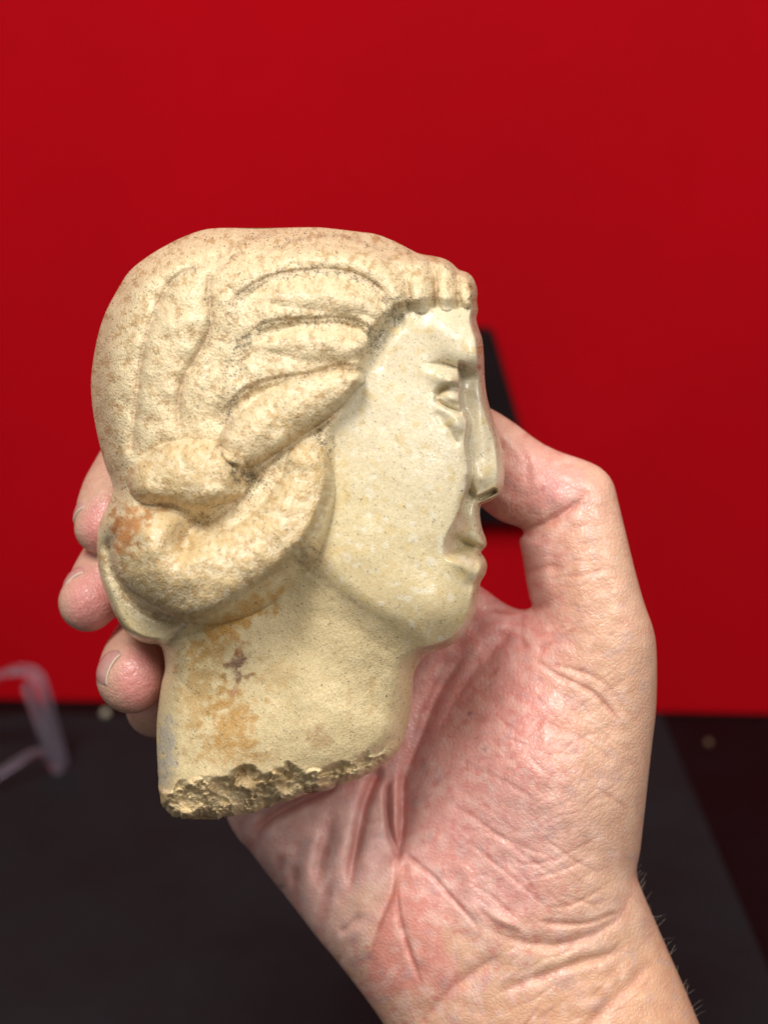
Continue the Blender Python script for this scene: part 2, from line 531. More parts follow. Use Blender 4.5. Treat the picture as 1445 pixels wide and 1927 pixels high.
# ------------------------------------------------------------------ carved marble head
marble = stone_material()
OUT = catmull([(303,1504),(297,1440),(295,1378),(298,1333),(304,1290),(311,1258),(308,1230),(300,1214),(283,1212),(262,1206),(238,1190),(218,1160),
 (205,1130),(193,1100),(186,1070),(183,1040),(183,1010),(188,985),(198,962),(208,940),(213,922),(209,902),(200,880),(190,845),(180,800),(174,760),(172,715),(178,665),
 (188,620),(202,582),(222,545),(243,512),(275,485),(320,458),(360,440),(392,431),(425,429),(458,429.6),(488,430.5),(515,429.5),
 (560,428),(600,428),(640,432),(680,437),(708,441),(744,455),(771,469),(784,475.5),(798,479.5),(816,482),(838,488),(852,497),(861,506),(870,510),(880,513.5),
 (891,525),(898,548),(897,565),(899,583),(896,600),(900,617),(907,638),(910,666),(911,695),(913,725),(918,755),(927,785),(937,815),(944,843),(948,871),(949,897),
 (946,918),(936,933),(920,944),(905,951),(903,970),(907,994),(914,1014),(915,1026),(909,1034),(905,1040),(912,1050),(916,1063),(913,1080),
 (904,1096),(901,1115),(897,1138),(890,1162),(876,1188),(855,1210),(835,1220),(816,1227),(799,1236),(786,1252),(778,1272),(776,1302),(771,1345),(764,1378),(757,1398),
 (745,1418),(722,1438),(688,1460),(650,1475),(610,1488),(560,1503),(510,1518),(470,1530),(435,1536),(410,1541),(385,1533),(355,1539),(328,1540),(312,1524)], 5, True)

_w = smooth01((OUT[:, 1] - 1425) / 30)
_r = np.random.default_rng(5); _n = np.convolve(_r.standard_normal(len(OUT) + 8), [.2, .3, .3, .2], 'same')[4:-4] + 0.6 * _r.standard_normal(len(OUT))
OUT[:, 1] += 2.6 * _w * _n; OUT[:, 0] += 1.2 * _w * np.roll(_n, 7)
M = Map(160, 415, 965, 1555, 1.25)
X, Y = M.X, M.Y
df = M.inside(OUT)
Mc = Map(100, 360, 1020, 1620, 6)
coarse = [(160,720),(175,600),(230,480),(330,410),(460,395),(620,400),(790,425),(930,480),(985,600),(1005,720),(1015,860),
          (1005,1000),(985,1110),(930,1230),(830,1310),(805,1420),(700,1520),(400,1600),(270,1590),(262,1400),(250,1240),(160,1150),(150,960),(175,880)]
dc = blur(Mc.inside(catmull(coarse, 5, True)), 3.0)
dcf = Mc.sample(dc, X, Y)
u = np.clip(dcf / 235, 0, 1)
base_h = 27.0 * np.sqrt(np.clip(1 - (1 - u) ** 2.3, 0, 1))
Z = base_h.copy()

# big masses
neck_poly = catmull([(250,1235),(330,1186),(400,1165),(465,1120),(530,1062),(572,1048),(610,1090),(660,1135),(715,1172),(770,1206),(800,1240),(860,1300),(860,1480),(600,1620),(250,1620)], 5, True)
dn = M.inside(neck_poly)
Z -= 3.8 * smooth01((dn + 34) / 78)
Z -= 2.6 * smooth01((dn + 10) / 30) * smooth01((600 - X) / 80)
Z -= 3.0 * smooth01((dn - 20) / 120)
# hair mass stands above the face
hair_poly = catmull([(150,1000),(150,600),(260,420),(560,380),(820,420),(925,500),(925,600),(893,598),(878,583),(850,578),(822,577),(795,580),(768,586),(742,598),(722,620),(706,650),(692,690),(682,722),
   (668,748),(650,775),(636,802),(628,830),(630,865),(626,905),(617,945),(604,985),(584,1020),(556,1052),(520,1085),(470,1120),(400,1160),(330,1180),(250,1160),(190,1100)], 5, True)
dh = M.inside(hair_poly)
Z += 2.6 * smooth01((dh + 5) / 26)
Z += 1.0 * smooth01((dh - 10) / 120)

# --- hair: wide valleys between locks
G = {}
G['g_back'] = [(405,500),(365,505),(325,530),(298,575),(278,630),(265,690),(258,750),(252,810),(248,870)]
G['g_mid'] = [(402,505),(394,535),(396,575),(397,610),(388,640),(368,675),(348,710),(337,750),(337,790),(342,830)]
G['g_mid2'] = [(460,470),(430,490),(405,520)]
G['g_ab'] = [(430,590),(448,560),(480,535),(520,518),(570,510),(630,509),(680,522),(718,550),(733,590)]
G['g_bc'] = [(452,650),(485,617),(530,604),(585,602),(640,600),(680,610),(705,640)]
G['g_cd'] = [(418,800),(436,758),(475,728),(530,712),(590,704),(630,690),(668,692),(690,705)]
G['g_top'] = [(478,500),(505,475),(560,452),(620,444),(675,452),(725,480),(758,520),(766,560),(762,592)]
G['g_top2'] = [(400,505),(430,470),(470,450),(510,437)]
G['g_c1'] = [(795,478),(813,505),(820,540),(816,580)]
G['g_c2'] = [(842,488),(858,515),(861,550),(859,582)]
G['g_c3'] = [(815,505),(820,530)]
G['g_low'] = [(415,860),(425,820),(440,780)]
cut(M, Z, G['g_back'], 9, .7, .2, .1)
cut(M, Z, G['g_mid'], 9, .7, .1, .2)
cut(M, Z, G['g_top'], 6, .5, .2, .1)
groove(M, Z, G['g_back'], 44, 2.2, .25, .1)
groove(M, Z, G['g_mid'], 46, 2.2, .1, .2)
groove(M, Z, G['g_mid2'], 36, 1.6)
cliff(M, Z, G['g_ab'], 2.3, 8, 50, .2, .1)
cliff(M, Z, G['g_bc'], 2.4, 8, 50, .25, .1)
cliff(M, Z, G['g_cd'], 2.4, 9, 50, .2, .1)
cliff(M, Z, G['g_top'], 1.3, 7, 42, .2, .1)
groove(M, Z, G['g_ab'], 46, 1.4, .15, .12)
groove(M, Z, G['g_bc'], 46, 1.3, .25, .12)
groove(M, Z, G['g_cd'], 46, 1.4, .2, .05)
groove(M, Z, G['g_top'], 30, .9, .1, .05)
groove(M, Z, G['g_top2'], 36, 1.5)
groove(M, Z, G['g_c1'], 24, 2.8, .1, .02)
groove(M, Z, G['g_c2'], 22, 2.8, .05, .02)
groove(M, Z, [(763,520),(768,555),(766,590)], 18, 1.2, .3, .02)
groove(M, Z, [(883,560),(893,575),(903,588)], 12, 2.0, .05, .02)
groove(M, Z, [(210,560),(196,640),(190,720),(196,800),(212,870)], 16, .5, .3, .3)
for k in ('g_ab', 'g_bc', 'g_cd'):
    cut(M, Z, G[k], 5.0, 0.7, .2, .15)
for k in ('g_back', 'g_mid', 'g_c1', 'g_c2', 'g_mid2', 'g_top2'):
    cut(M, Z, G[k], 4.0, 0.25, .2, .15)
groove(M, Z, [(432,600),(420,650),(405,710),(398,770),(408,830)], 46, 1.5, .25, .2)
groove(M, Z, [(470,660),(455,690),(440,730)], 34, 1.0, .3, .3)
# raised bellies of the locks
ridge(M, Z, [(480,560,6),(530,548,30),(610,548,38),(680,562,34),(712,585,18)], 2.0, 3)
ridge(M, Z, [(500,650,10),(560,645,34),(630,645,38),(675,650,28),(694,655,12)], 2.2, 3)
ridge(M, Z, [(520,490,6),(600,478,24),(680,488,28),(735,525,26),(750,565,16)], 1.5, 3)
ridge(M, Z, [(790,500,14),(796,540,26),(792,575,16)], 1.3)
ridge(M, Z, [(838,500,12),(841,540,22),(840,572,14)], 1.2)
ridge(M, Z, [(878,515,12),(881,545,20),(880,568,12)], 1.2)
# leaf-shaped lock
ridge(M, Z, [(458,834,46),(500,805,51),(545,774,52),(590,750,47),(632,729,34),(672,713,14)], 4.6)

cut(M, Z, [(470,884),(502,871),(522,853),(542,836),(565,820),(595,805),(630,778),(660,745)], 7, 1.6, .15, .25)
# the rolled bun
wd, d, t, sg, wv = M.path([(580,876,42),(578,915,54),(562,960,64),(526,1022,76),(462,1070,82),(392,1088,88),(338,1070,88),(300,1046,86)], 105)
rollh = (4.4 + 3.8 * smooth01(t / 0.5)) * np.sqrt(np.clip(1 - np.clip(d / np.maximum(wv, 1), 0, 1) ** 2, 0, 1))
wd2, d2, t2, sg2, wv2 = M.path([(285,905,44),(330,892,60),(385,895,66),(425,900,46)], 80)
lobe = np.zeros(M.shape)
lobe[wd2] = 5.8 * np.sqrt(np.clip(1 - np.clip(d2 / np.maximum(wv2, 1), 0, 1) ** 2, 0, 1))
roll = np.zeros(M.shape); roll[wd] = rollh
k = 1.0
Z += np.log(np.exp(roll / k) + np.exp(lobe / k)) * k - k * math.log(2) * np.exp(-np.maximum(roll, lobe))
bump(M, Z, 398, 925, 36, 22, 1.3, 10)
groove(M, Z, [(236,915),(256,868),(305,838),(365,832),(415,846),(446,878)], 32, 1.9, .3, .25)
bump(M, Z, 462, 900, 30, 20, -4.4, -35)
bump(M, Z, 380, 985, 40, 18, -3.0, -30)
bump(M, Z, 352, 1014, 27, 44, -5.0, 30)
bump(M, Z, 276, 1010, 44, 48, 1.6, 0)
cut(M, Z, [(345,990),(352,1020),(345,1050),(322,1072)], 9, 1.0, .2, .5)
groove(M, Z, [(236,958),(262,946),(300,946),(340,958),(372,985)], 32, 3.6, .3, .2)
groove(M, Z, [(350,985),(385,978),(430,950),(475,900)], 34, 2.2, .2, .2)
# flat plate behind the bun: its rim drops away
wd, d, t, sg, _ = M.path([(243,945),(208,985),(203,1040),(222,1100),(262,1150),(320,1178),(372,1170)], 60)
platep = catmull([(230,925),(205,960),(170,1000),(170,1080),(200,1160),(260,1230),(305,1232),(330,1190),(350,1172),(340,1120),(300,1130),(240,1080),(225,1000)], 5, True)
dpl = M.inside(platep)
pf = blur(smooth01((dpl + 2) / 26), 4) * (1 - smooth01(np.maximum(roll, lobe) / 0.8)) * smooth01((Y - 965) / 70)
Z = Z * (1 - pf) + (8.0 + 0.03 * (X - 200)) * pf
cut(M, Z, [(208,975),(205,1020),(212,1065),(235,1115),(275,1150),(330,1167),(400,1155),(470,1110),(530,1065),(580,1010),(612,940),(622,890)], 7, 1.2, .3, .1)
# hollow between hair and face
cut(M, Z, [(766,598),(738,610),(716,640),(702,672),(694,700)], 16, 1.6, .15, .15)
groove(M, Z, [(540,1058),(580,1062),(620,1100),(680,1146),(735,1182),(785,1212)], 30, 0.6, .1, .6)

# --- face
bump(M, Z, 740, 900, 110, 150, 2.0, 0)                      # cheek
bump(M, Z, 700, 1060, 110, 90, 2.0, 30)
bump(M, Z, 780, 1140, 70, 50, 1.0, 25)                     # jaw
bump(M, Z, 838, 1150, 55, 60, 1.8, 0)                       # chin
bump(M, Z, 845, 610, 60, 32, 1.0, 0)
bump(M, Z, 896, 640, 34, 60, 2.6, 0)                        # forehead
cheek_edge = [(862,712),(868,735),(870,765),(878,790),(876,815),(873,838),(878,870),(877,905),(868,945),(853,980),(836,1010),(828,1035),(832,1055)]
npoly = catmull([(864,680),(895,690),(985,690),(985,1100),(900,1085),(860,1062),(838,1050),(834,1030),(840,1008),(856,980),(871,945),(880,905),(881,870),(876,838),(879,815),(881,795),(876,782),(868,768),(866,750),(865,733),(865,712)], 5, True)
dnp = M.inside(npoly)
nl = np.interp(X, [870,880,893,903,912,930,945], [905,913,924,940,948,943,930])          # underside of the nose
under = smooth01((Y - nl) / 10)
plane = 16.2 - 0.004 * (X - 870) - 0.0012 * np.maximum(X - 895, 0) ** 2 - 0.004 * np.abs(Y - 880) - 2.6 * under - 0.02 * np.maximum(0, X - 905) * under
f_ = smooth01((dnp + 3) / (10 + 34 * smooth01((Y - 935) / 80))) * (1 - smooth01((Y - 1030) / 80)) * smooth01((Y - 662) / 56)
Z = Z * (1 - f_) + np.minimum(Z - 0.8, plane) * f_
wl_ = np.exp(-(np.maximum(-dnp, 0) / 75.0) ** 1.5) * smooth01((Y - 700) / 90) * smooth01((1060 - Y) / 120) * (dnp < 0) * (X < 885)
Z += 0.7 * blur(wl_, 1.5)
groove(M, Z, cheek_edge[5:-3], 16, .9, .2, .5)
# brow
bl = catmull([(770,690),(800,684),(830,682),(850,686),(866,694),(884,699),(902,697),(918,690)], 6)
byl = np.interp(X, bl[:, 0], bl[:, 1])
ab = byl - Y
env = smooth01((X - 790) / 60)
ub = np.clip(ab / 36.0, 0, 1)
Z += env * np.where(ab > 36, 2.5 * np.exp(-((ab - 36) / 60.0) ** 2), np.where(ab > 0, -0.6 + 3.1 * np.sqrt(np.clip(1 - (1 - ub) ** 2, 0, 1)), -0.6 * np.exp(-(ab / 22.0) ** 2)))
bump(M, Z, 888, 672, 22, 16, .5, 20)
cliff(M, Z, [(912,694),(900,698),(884,701),(862,700),(846,690),(825,688),(800,692)], 0.0, 10, 6)

cut(M, Z, [(800,694),(825,687),(846,688),(862,698),(860,702)], 6, .5, .5, .3)
# eye
bump(M, Z, 836, 712, 30, 17, 2.2, 25)
bump(M, Z, 850, 715, 14, 15, 2.0, 0)
cut(M, Z, [(817,745),(828,736),(843,729),(857,728),(869,735)], 5.4, 2.4, .15, .1)
bump(M, Z, 851, 749, 15, 11, 1.8, 25)
cut(M, Z, [(816,747),(829,758),(845,767),(860,773),(871,776)], 3.6, 1.6, .15, .1)
cut(M, Z, [(822,742),(826,750)], 5, 1.2, .3, .3)
bump(M, Z, 860, 795, 17, 22, 1.9, -15)
bump(M, Z, 842, 775, 18, 9, .8, 25)
cut(M, Z, [(845,795),(848,815),(856,830),(866,838)], 6, .7, .3, .2)
cut(M, Z, [(818,770),(830,792),(846,812)], 8, .4, .3, .3)
# nose
bump(M, Z, 905, 898, 20, 22, 1.7, 0)
bump(M, Z, 935, 885, 12, 40, .8, 0)
bump(M, Z, 905, 800, 12, 70, .8, -8)
cut(M, Z, [(880,890),(882,908),(888,922),(897,934)], 5, .9, .3, .2)
wd, d, t, sg, _ = M.path([(903,938),(914,933),(930,925)], 14)
Z[wd] -= 6.5 * np.exp(-(d / 5.2) ** 4)
# mouth
bump(M, Z, 880, 975, 16, 26, 1.2, 15)
bump(M, Z, 886, 1004, 20, 12, 1.5, 25)
cut(M, Z, [(853,1009),(862,1016),(876,1023),(892,1029),(908,1036)], 6.5, 2.8, .1, .03)
bump(M, Z, 855, 1012, 7, 6, -.7, 0)
bump(M, Z, 882, 1056, 26, 17, 2.0, 20)
bump(M, Z, 905, 1062, 9, 12, .8, 0)
bump(M, Z, 852, 1060, 16, 24, .5, 0)
bump(M, Z, 895, 1100, 18, 12, -1.3, 0)
bump(M, Z, 868, 960, 9, 32, -.8, 15)


_z = blur(Z, 12); _m = np.exp(-((X - 560) / 55) ** 2 - ((Y - 1120) / 70) ** 2) * smooth01((Y - 1062 + 0.6 * (X - 560)) / 30)
Z = Z + (_z - Z) * np.clip(_m * 1.4, 0, 1)
# --- roughness fields (a worn, pecked surface in the hair; polished on the face)
hairm = smooth01((dh + 4) / 24)
neckm = smooth01((dn + 6) / 30)
rough = np.clip(0.12 + 0.88 * hairm + 0.25 * neckm, 0, 1)
n_a = fnoise(M.shape, 46, 1); n_b = fnoise(M.shape, 17, 2); n_c = fnoise(M.shape, 7, 3); n_d = fnoise(M.shape, 3.2, 4)
n_l = fnoise(M.shape, 90, 5); n_m = fnoise(M.shape, 28, 6)
Z += 0.14 * n_l * (0.3 + 0.7 * rough) + rough * (0.13 * n_a + 0.03 * n_b + 0.018 * n_c + 0.016 * n_d) + 0.006 * n_b
pits = smooth01((n_c * 0.6 + n_b * 0.5 - 0.95) / 0.5) * rough
Z -= 0.10 * pits

# --- the broken underside of the neck
brk = catmull([(285,1494),(300,1486),(345,1466),(385,1462),(421,1455),(450,1442),(471,1439),(509,1444),(554,1436),(585,1442),(612,1439),(653,1432),(680,1420),(707,1416),(735,1400),(756,1392),(790,1380)], 5)
by = np.interp(X, brk[:, 0], brk[:, 1]) + 3.0 * fnoise(M.shape, 40, 11) + 0.4 * n_b
below = Y - by
def facets(n, seed, slope, off):
    r = np.random.default_rng(seed)
    w = (slice(int((1370 - M.y0) / M.st), M.shape[0]), slice(int((285 - M.x0) / M.st), int((800 - M.x0) / M.st)))
    xx, yy = X[w] + 5 * n_b[w] + 2 * n_c[w], Y[w] + 5 * n_m[w] + 2 * n_c[w]
    P = np.stack([r.uniform(285, 800, n), r.uniform(1370, 1560, n)], 1)
    G_ = r.normal(0, slope, (n, 2)); O_ = r.normal(0, off, n)
    bd = np.full(xx.shape, 1e9); out = np.zeros(xx.shape); idn = np.zeros(xx.shape)
    for k_ in range(n):
        dx, dy = (xx - P[k_, 0]) * 0.7, yy - P[k_, 1]
        d_ = dx * dx + dy * dy; m = d_ < bd
        bd = np.where(m, d_, bd); out = np.where(m, O_[k_] + G_[k_, 0] * (X[w] - P[k_, 0]) + G_[k_, 1] * (Y[w] - P[k_, 1]), out); idn = np.where(m, O_[k_] / off, idn)
    A = np.zeros(M.shape); A[w] = blur(out, 1.3); B = np.zeros(M.shape); B[w] = blur(idn, .8)
    return A, B
fa_, fb_ = facets(90, 5, 0.035, 0.55); fc_, fd_ = facets(420, 6, 0.045, 0.22)
chunk = 0.7 * fnoise(M.shape, 60, 12, (1.0, 1.6), 0.25) + fa_ + fc_ + 0.05 * n_c - 0.3
bm_ = smooth01(below / 14)
Z = Z - bm_ * (0.070 * np.maximum(below, 0) + 0.5) + bm_ * chunk
Zmap = np.maximum(Z, 0.6).astype(np.float32)

# --- pigment of the stone
def mixc(c, col, f):
    return c + (np.array(col, np.float32) - c) * f[..., None].astype(np.float32)
C = np.zeros(M.shape + (3,), np.float32) + np.array((0.62, 0.525, 0.32), np.float32)
facem = 1 - np.clip(hairm + neckm, 0, 1)
up_face = facem * smooth01((1090 - Y - 0.35 * (900 - X)) / 260)
C = mixc(C, (0.65, 0.565, 0.395), 0.9 * up_face)
C = mixc(C, (0.60, 0.475, 0.26), 0.75 * facem * smooth01((Y - 960 + 0.4 * (800 - X)) / 200))
C = mixc(C, (0.69, 0.575, 0.39), 0.9 * hairm)
C = mixc(C, (0.42, 0.265, 0.115), smooth01((n_b * .6 + n_m * .45 + n_c * .5 + 0.1) / 1.2) * (0.12 + 0.62 * hairm + 0.3 * neckm))
C = mixc(C, (0.80, 0.73, 0.52), smooth01((n_c * .6 + n_a * .5 + n_b * .4 - 0.35) / 1.3) * (0.3 + 0.45 * hairm + 0.3 * neckm))
C = mixc(C, (0.70, 0.65, 0.50), smooth01((n_m - .5) / 1.4) * facem * 0.6)
C = mixc(C, (0.58, 0.44, 0.20), smooth01((fnoise(M.shape, 34, 21) - .7) / 1.2) * facem * 0.55)
# the bun and the leaf lock are warmer
bunm = smooth01((np.maximum(roll, lobe) - .5) / 3)
C = mixc(C, (0.56, 0.40, 0.19), 0.65 * bunm * smooth01((n_a * .6 + n_b * .5 + 0.9) / 1.8))
blob = np.zeros(M.shape)
bump(M, blob, 545, 780, 80, 40, 1.0, -35)
C = mixc(C, (0.58, 0.41, 0.18), 0.45 * np.clip(blob, 0, 1) * smooth01((n_b + 1.0) / 2))
C = mixc(C, (0.72, 0.60, 0.37), 0.55 * neckm)
def stain(cx, cy, rx, ry, ang, col, amt, nz=None, lo=-0.6):
    b = np.zeros(M.shape); bump(M, b, cx, cy, rx, ry, 1.0, ang)
    f = smooth01((b * 2.0 + 0.34 * (n_m if nz is None else nz) + 0.2 * n_b + 0.1 * n_c - 0.55) / 1.3) * amt * smooth01(b / 0.12)
    return mixc(C, col, f)
C = stain(245, 985, 52, 34, -60, (0.46, 0.22, 0.08), 0.85)
C = stain(235, 1015, 22, 38, 0, (0.42, 0.20, 0.07), 0.6)
C = stain(440, 1170, 110, 28, -35, (0.54, 0.29, 0.07), 0.9)
C = stain(400, 1215, 60, 34, -20, (0.50, 0.28, 0.08), 0.6)
C = stain(375, 1300, 46, 110, 8, (0.52, 0.34, 0.14), 0.75)
C = stain(440, 1360, 46, 90, -8, (0.48, 0.27, 0.08), 0.85)
C = stain(420, 1410, 60, 34, 0, (0.50, 0.30, 0.11), 0.55)
C = stain(480, 1430, 50, 20, -10, (0.50, 0.29, 0.11), 0.5)
C = stain(520, 1270, 40, 40, 0, (0.55, 0.38, 0.16), 0.45)
C = stain(448, 1252, 20, 34, 8, (0.17, 0.085, 0.065), 0.9)
C = stain(452, 1222, 10, 18, 30, (0.40, 0.17, 0.06), 0.6)
C = stain(440, 1300, 8, 12, 10, (0.36, 0.16, 0.09), 0.6)
C = stain(612, 875, 26, 60, 15, (0.55, 0.38, 0.14), 0.35)
C = stain(640, 930, 18, 50, 20, (0.58, 0.42, 0.16), 0.45)
C = stain(600, 1050, 34, 44, 0, (0.50, 0.35, 0.17), 0.5)
C = stain(700, 1300, 6, 34, 0, (0.50, 0.33, 0.14), 0.5)
C = stain(655, 1310, 5, 44, 0, (0.52, 0.38, 0.2), 0.4)
C = stain(600, 1390, 30, 26, 0, (0.48, 0.30, 0.17), 0.5)
C = stain(920, 845, 5, 9, 0, (0.52, 0.26, 0.12), 0.6)
for (cx, cy) in ((315, 1400), (305, 1450)):
    C = stain(cx, cy, 22, 70, 0, (0.50, 0.48, 0.43), 0.75)
# streaks running down the neck
st_ = fnoise(M.shape, 9, 31, (1.0, 0.14)) * neckm
C = mixc(C, (0.56, 0.36, 0.14), smooth01((st_ - 0.4) / 1.8) * 0.5)
C = mixc(C, (0.70, 0.66, 0.52), smooth01((-st_ - 0.6) / 1.8) * 0.5)
# mauve lines of the old chisel cuts
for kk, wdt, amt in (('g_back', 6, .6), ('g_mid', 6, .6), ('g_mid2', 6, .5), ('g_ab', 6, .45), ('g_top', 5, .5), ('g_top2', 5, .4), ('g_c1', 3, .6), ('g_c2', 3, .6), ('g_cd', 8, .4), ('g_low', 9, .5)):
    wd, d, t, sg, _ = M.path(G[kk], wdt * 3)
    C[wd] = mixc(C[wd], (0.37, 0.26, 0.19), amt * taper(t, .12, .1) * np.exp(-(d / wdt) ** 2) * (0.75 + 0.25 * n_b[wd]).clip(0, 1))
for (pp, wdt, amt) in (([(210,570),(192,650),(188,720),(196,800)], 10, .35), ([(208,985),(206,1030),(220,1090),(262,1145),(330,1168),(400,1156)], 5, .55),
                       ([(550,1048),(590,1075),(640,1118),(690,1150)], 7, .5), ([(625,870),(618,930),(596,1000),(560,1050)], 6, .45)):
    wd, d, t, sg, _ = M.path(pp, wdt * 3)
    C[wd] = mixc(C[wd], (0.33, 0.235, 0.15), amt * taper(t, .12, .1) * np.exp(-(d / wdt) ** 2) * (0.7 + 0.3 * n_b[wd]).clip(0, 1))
# black lichen specks, gathered along some cuts
dens = np.full(M.shape, 0.0)
dens += 0.22 * hairm
def dense(pts, w, a):
    wd, d, t, sg, _ = M.path(pts, w * 2.5)
    dens[wd] += a * np.exp(-(d / w) ** 2)
dense(G['g_ab'], 16, .9); dense(G['g_bc'], 16, .9); dense([(452,650),(440,700),(430,770)], 26, .8)
dense(G['g_cd'], 12, .5); dense([(765,560),(745,600),(715,630),(700,660)], 20, 1.0)
dense([(600,815),(618,850)], 20, 1.2); dense([(440,880),(475,905)], 26, 1.5); dense([(345,1000),(400,960)], 16, .6)
dense([(590,1040),(560,1052)], 20, .8); dense([(390,560),(400,620),(375,700)], 14, .7)
speck = fnoise(M.shape, 5.0, 41, (1, .7), .5) + 0.5 * fnoise(M.shape, 16, 42)
C = mixc(C, (0.085, 0.07, 0.05), smooth01((speck + 1.3 * dens - 2.05) / 0.5) * 0.88)
C = mixc(C, (0.22, 0.18, 0.12), smooth01((speck * .5 + 1.5 * dens + .5 * n_b - 2.3) / 1.2) * 0.55)
C = mixc(C, (0.16, 0.12, 0.08), smooth01((fnoise(M.shape, 3.6, 43) - 3.5) / 0.5) * 0.6)
# fresh break: raw honey-brown
C = mixc(C, (0.72, 0.58, 0.36), smooth01((below + 14 + 9 * n_b + 8 * n_m) / 34) * (0.85 + 0.1 * n_b).clip(0, 1))
C = mixc(C, (0.72, 0.60, 0.38), bm_ * smooth01((chunk - 0.1) / 1.2) * 0.5)
C = mixc(C, (0.42, 0.28, 0.13), bm_ * smooth01((fd_ * .7 + fb_ * .6 + 0.3 * n_c - 0.2) / 1.2) * 0.6)
C = C * (1 - (1 - np.array((1.0, 0.965, 0.89))) * np.clip(hairm + neckm, 0, 1)[..., None])
C = np.clip(C, 0.02, 0.85)
coarse_map = np.clip(rough + bm_ * 0.8, 0, 1.45)

# --- the closed body: rows of a tube
nr, nf, nb_ = 900, 560, 110
ytop, ybot = OUT[:, 1].min() + 0.15, OUT[:, 1].max() - 0.15
tt = np.linspace(0, 1, 4001)
dens_y = 1 + 5 * np.exp(-((tt) / 0.012)) + 3 * np.exp(-((1 - tt) / 0.02))
cs = np.concatenate([[0], np.cumsum((1 / 1.0) * (dens_y[1:] + dens_y[:-1]) / 2)]); cs /= cs[-1]
ys = ytop + (ybot - ytop) * np.interp(np.linspace(0, 1, nr), cs, tt)
xl = np.empty(nr); xr = np.empty(nr)
a_ = OUT; b_ = np.roll(OUT, -1, 0)
for j, y in enumerate(ys):
    k = (a_[:, 1] - y) * (b_[:, 1] - y) <= 0
    k &= a_[:, 1] != b_[:, 1]
    xx = a_[k, 0] + (y - a_[k, 1]) / (b_[k, 1] - a_[k, 1]) * (b_[k, 0] - a_[k, 0])
    xl[j], xr[j] = xx.min(), xx.max()
fph = np.linspace(0, math.pi, nf)
bph = np.linspace(math.pi, 2 * math.pi, nb_ + 2)[1:-1]
# column spacing: mix of even and cosine so the rims are dense
def colx(ph):
    c = 0.5 - 0.5 * np.cos(ph)
    e = np.where(ph <= math.pi, ph / math.pi, 2 - ph / math.pi)
    return 0.62 * e + 0.38 * c
cols = np.concatenate([colx(fph), colx(bph)])
def sm(a, sig=14.0):
    yy_ = np.linspace(ys[0], ys[-1], 1400); b = np.interp(yy_, ys, a); st_y = yy_[1] - yy_[0]
    r = int(3 * sig / st_y); k_ = np.exp(-0.5 * (np.arange(-r, r + 1) * st_y / sig) ** 2); k_ /= k_.sum()
    return np.interp(ys, yy_, np.convolve(np.pad(b, r, mode='edge'), k_, 'valid'))
xls, xrs = sm(xl), sm(xr)
PX = xls[:, None] + (xrs - xls)[:, None] * cols[None, :]
PX = PX + (xr - xrs)[:, None] * cols[None, :] ** 14 + (xl - xls)[:, None] * (1 - cols[None, :]) ** 14
inn = np.clip(PX, xl[:, None], xr[:, None])
PX = inn
PY = np.repeat(ys[:, None], len(cols), 1)
dd = np.maximum(M.sample(df, PX, PY), 0)
dd = np.minimum(dd, np.minimum(PX - xl[:, None], xr[:, None] - PX).clip(0) * 1.0 + 0.0)
RR = 46 - 31 * smooth01((PX - 720) / 100)
pl_ = M.sample(blur(smooth01((dpl + 12) / 24), 3), PX, PY) * smooth01((PY - 970) / 70)
RR = RR * (1 - pl_) + 15 * pl_
bl_ = M.sample(blur(bm_, 2), PX, PY); RR = RR * (1 - bl_) + 13 * bl_
rim = np.sqrt(np.clip(1 - (1 - np.clip(dd / RR, 0, 1)) ** 2, 0, 1))
ZF = M.sample(Zmap, PX, PY)
front_z = ZF * rim - 2.0
front_z = np.where(rim < 1, (ZF) * rim - 2.0, front_z)
back_z = -2.0 - 15.0 * np.sqrt(np.clip(1 - (1 - np.clip(dd / 90, 0, 1)) ** 2, 0, 1))
isf = np.zeros(len(cols), bool); isf[:nf] = True
PZ = np.where(isf[None, :], front_z, back_z)
W = at(PX, PY, PZ).reshape(-1, 3)
m_ = len(cols)
idx = np.arange(nr * m_).reshape(nr, m_)
nx = np.roll(idx, -1, 1)
quads = np.stack([idx[:-1], idx[1:], nx[1:], nx[:-1]], -1).reshape(-1, 4)
NRM = vnormals(W, quads)
if (NRM.reshape(nr, m_, 3)[nr // 2, nf // 2] @ FWD) > 0:
    quads = quads[:, ::-1]; NRM = -NRM
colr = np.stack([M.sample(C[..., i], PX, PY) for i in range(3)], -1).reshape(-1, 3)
crs = M.sample(coarse_map, PX, PY).reshape(-1)

# --- which part each face belongs to
NAMES = ['neck', 'face', 'hair', 'hair_bun', 'hair_lock', 'broken_base', 'eye', 'nose', 'mouth', 'brow', 'curl', 'curl.001', 'curl.002', 'hair_lock.001', 'hair_lock.002', 'hair_lock.003', 'backing_plate', 'chin']
lab = np.ones(M.shape, np.int8)
lab[dn > 0] = 0
lab[dh > 0] = 2
lab[(M.inside(catmull([(880,705),(912,690),(960,800),(965,930),(905,952),(884,938),(878,900),(876,850),(880,800),(872,740)], 4, True)) > 0)] = 7
lab[(M.inside(catmull([(812,738),(835,700),(862,705),(870,740),(874,775),(846,775),(820,755)], 4, True)) > 0)] = 6
lab[(M.inside(catmull([(846,1005),(870,990),(930,1000),(930,1090),(880,1085),(850,1040)], 4, True)) > 0)] = 8
lab[(M.inside(catmull([(775,665),(810,630),(860,628),(925,655),(925,692),(880,698),(846,684),(800,688)], 4, True)) > 0)] = 9
lab[(M.inside(catmull([(800,1120),(850,1100),(920,1095),(920,1200),(820,1240),(790,1200)], 4, True)) > 0)] = 17
bunb = np.maximum(roll, lobe) > 0.8
lab[bunb & (dh > -8)] = 3
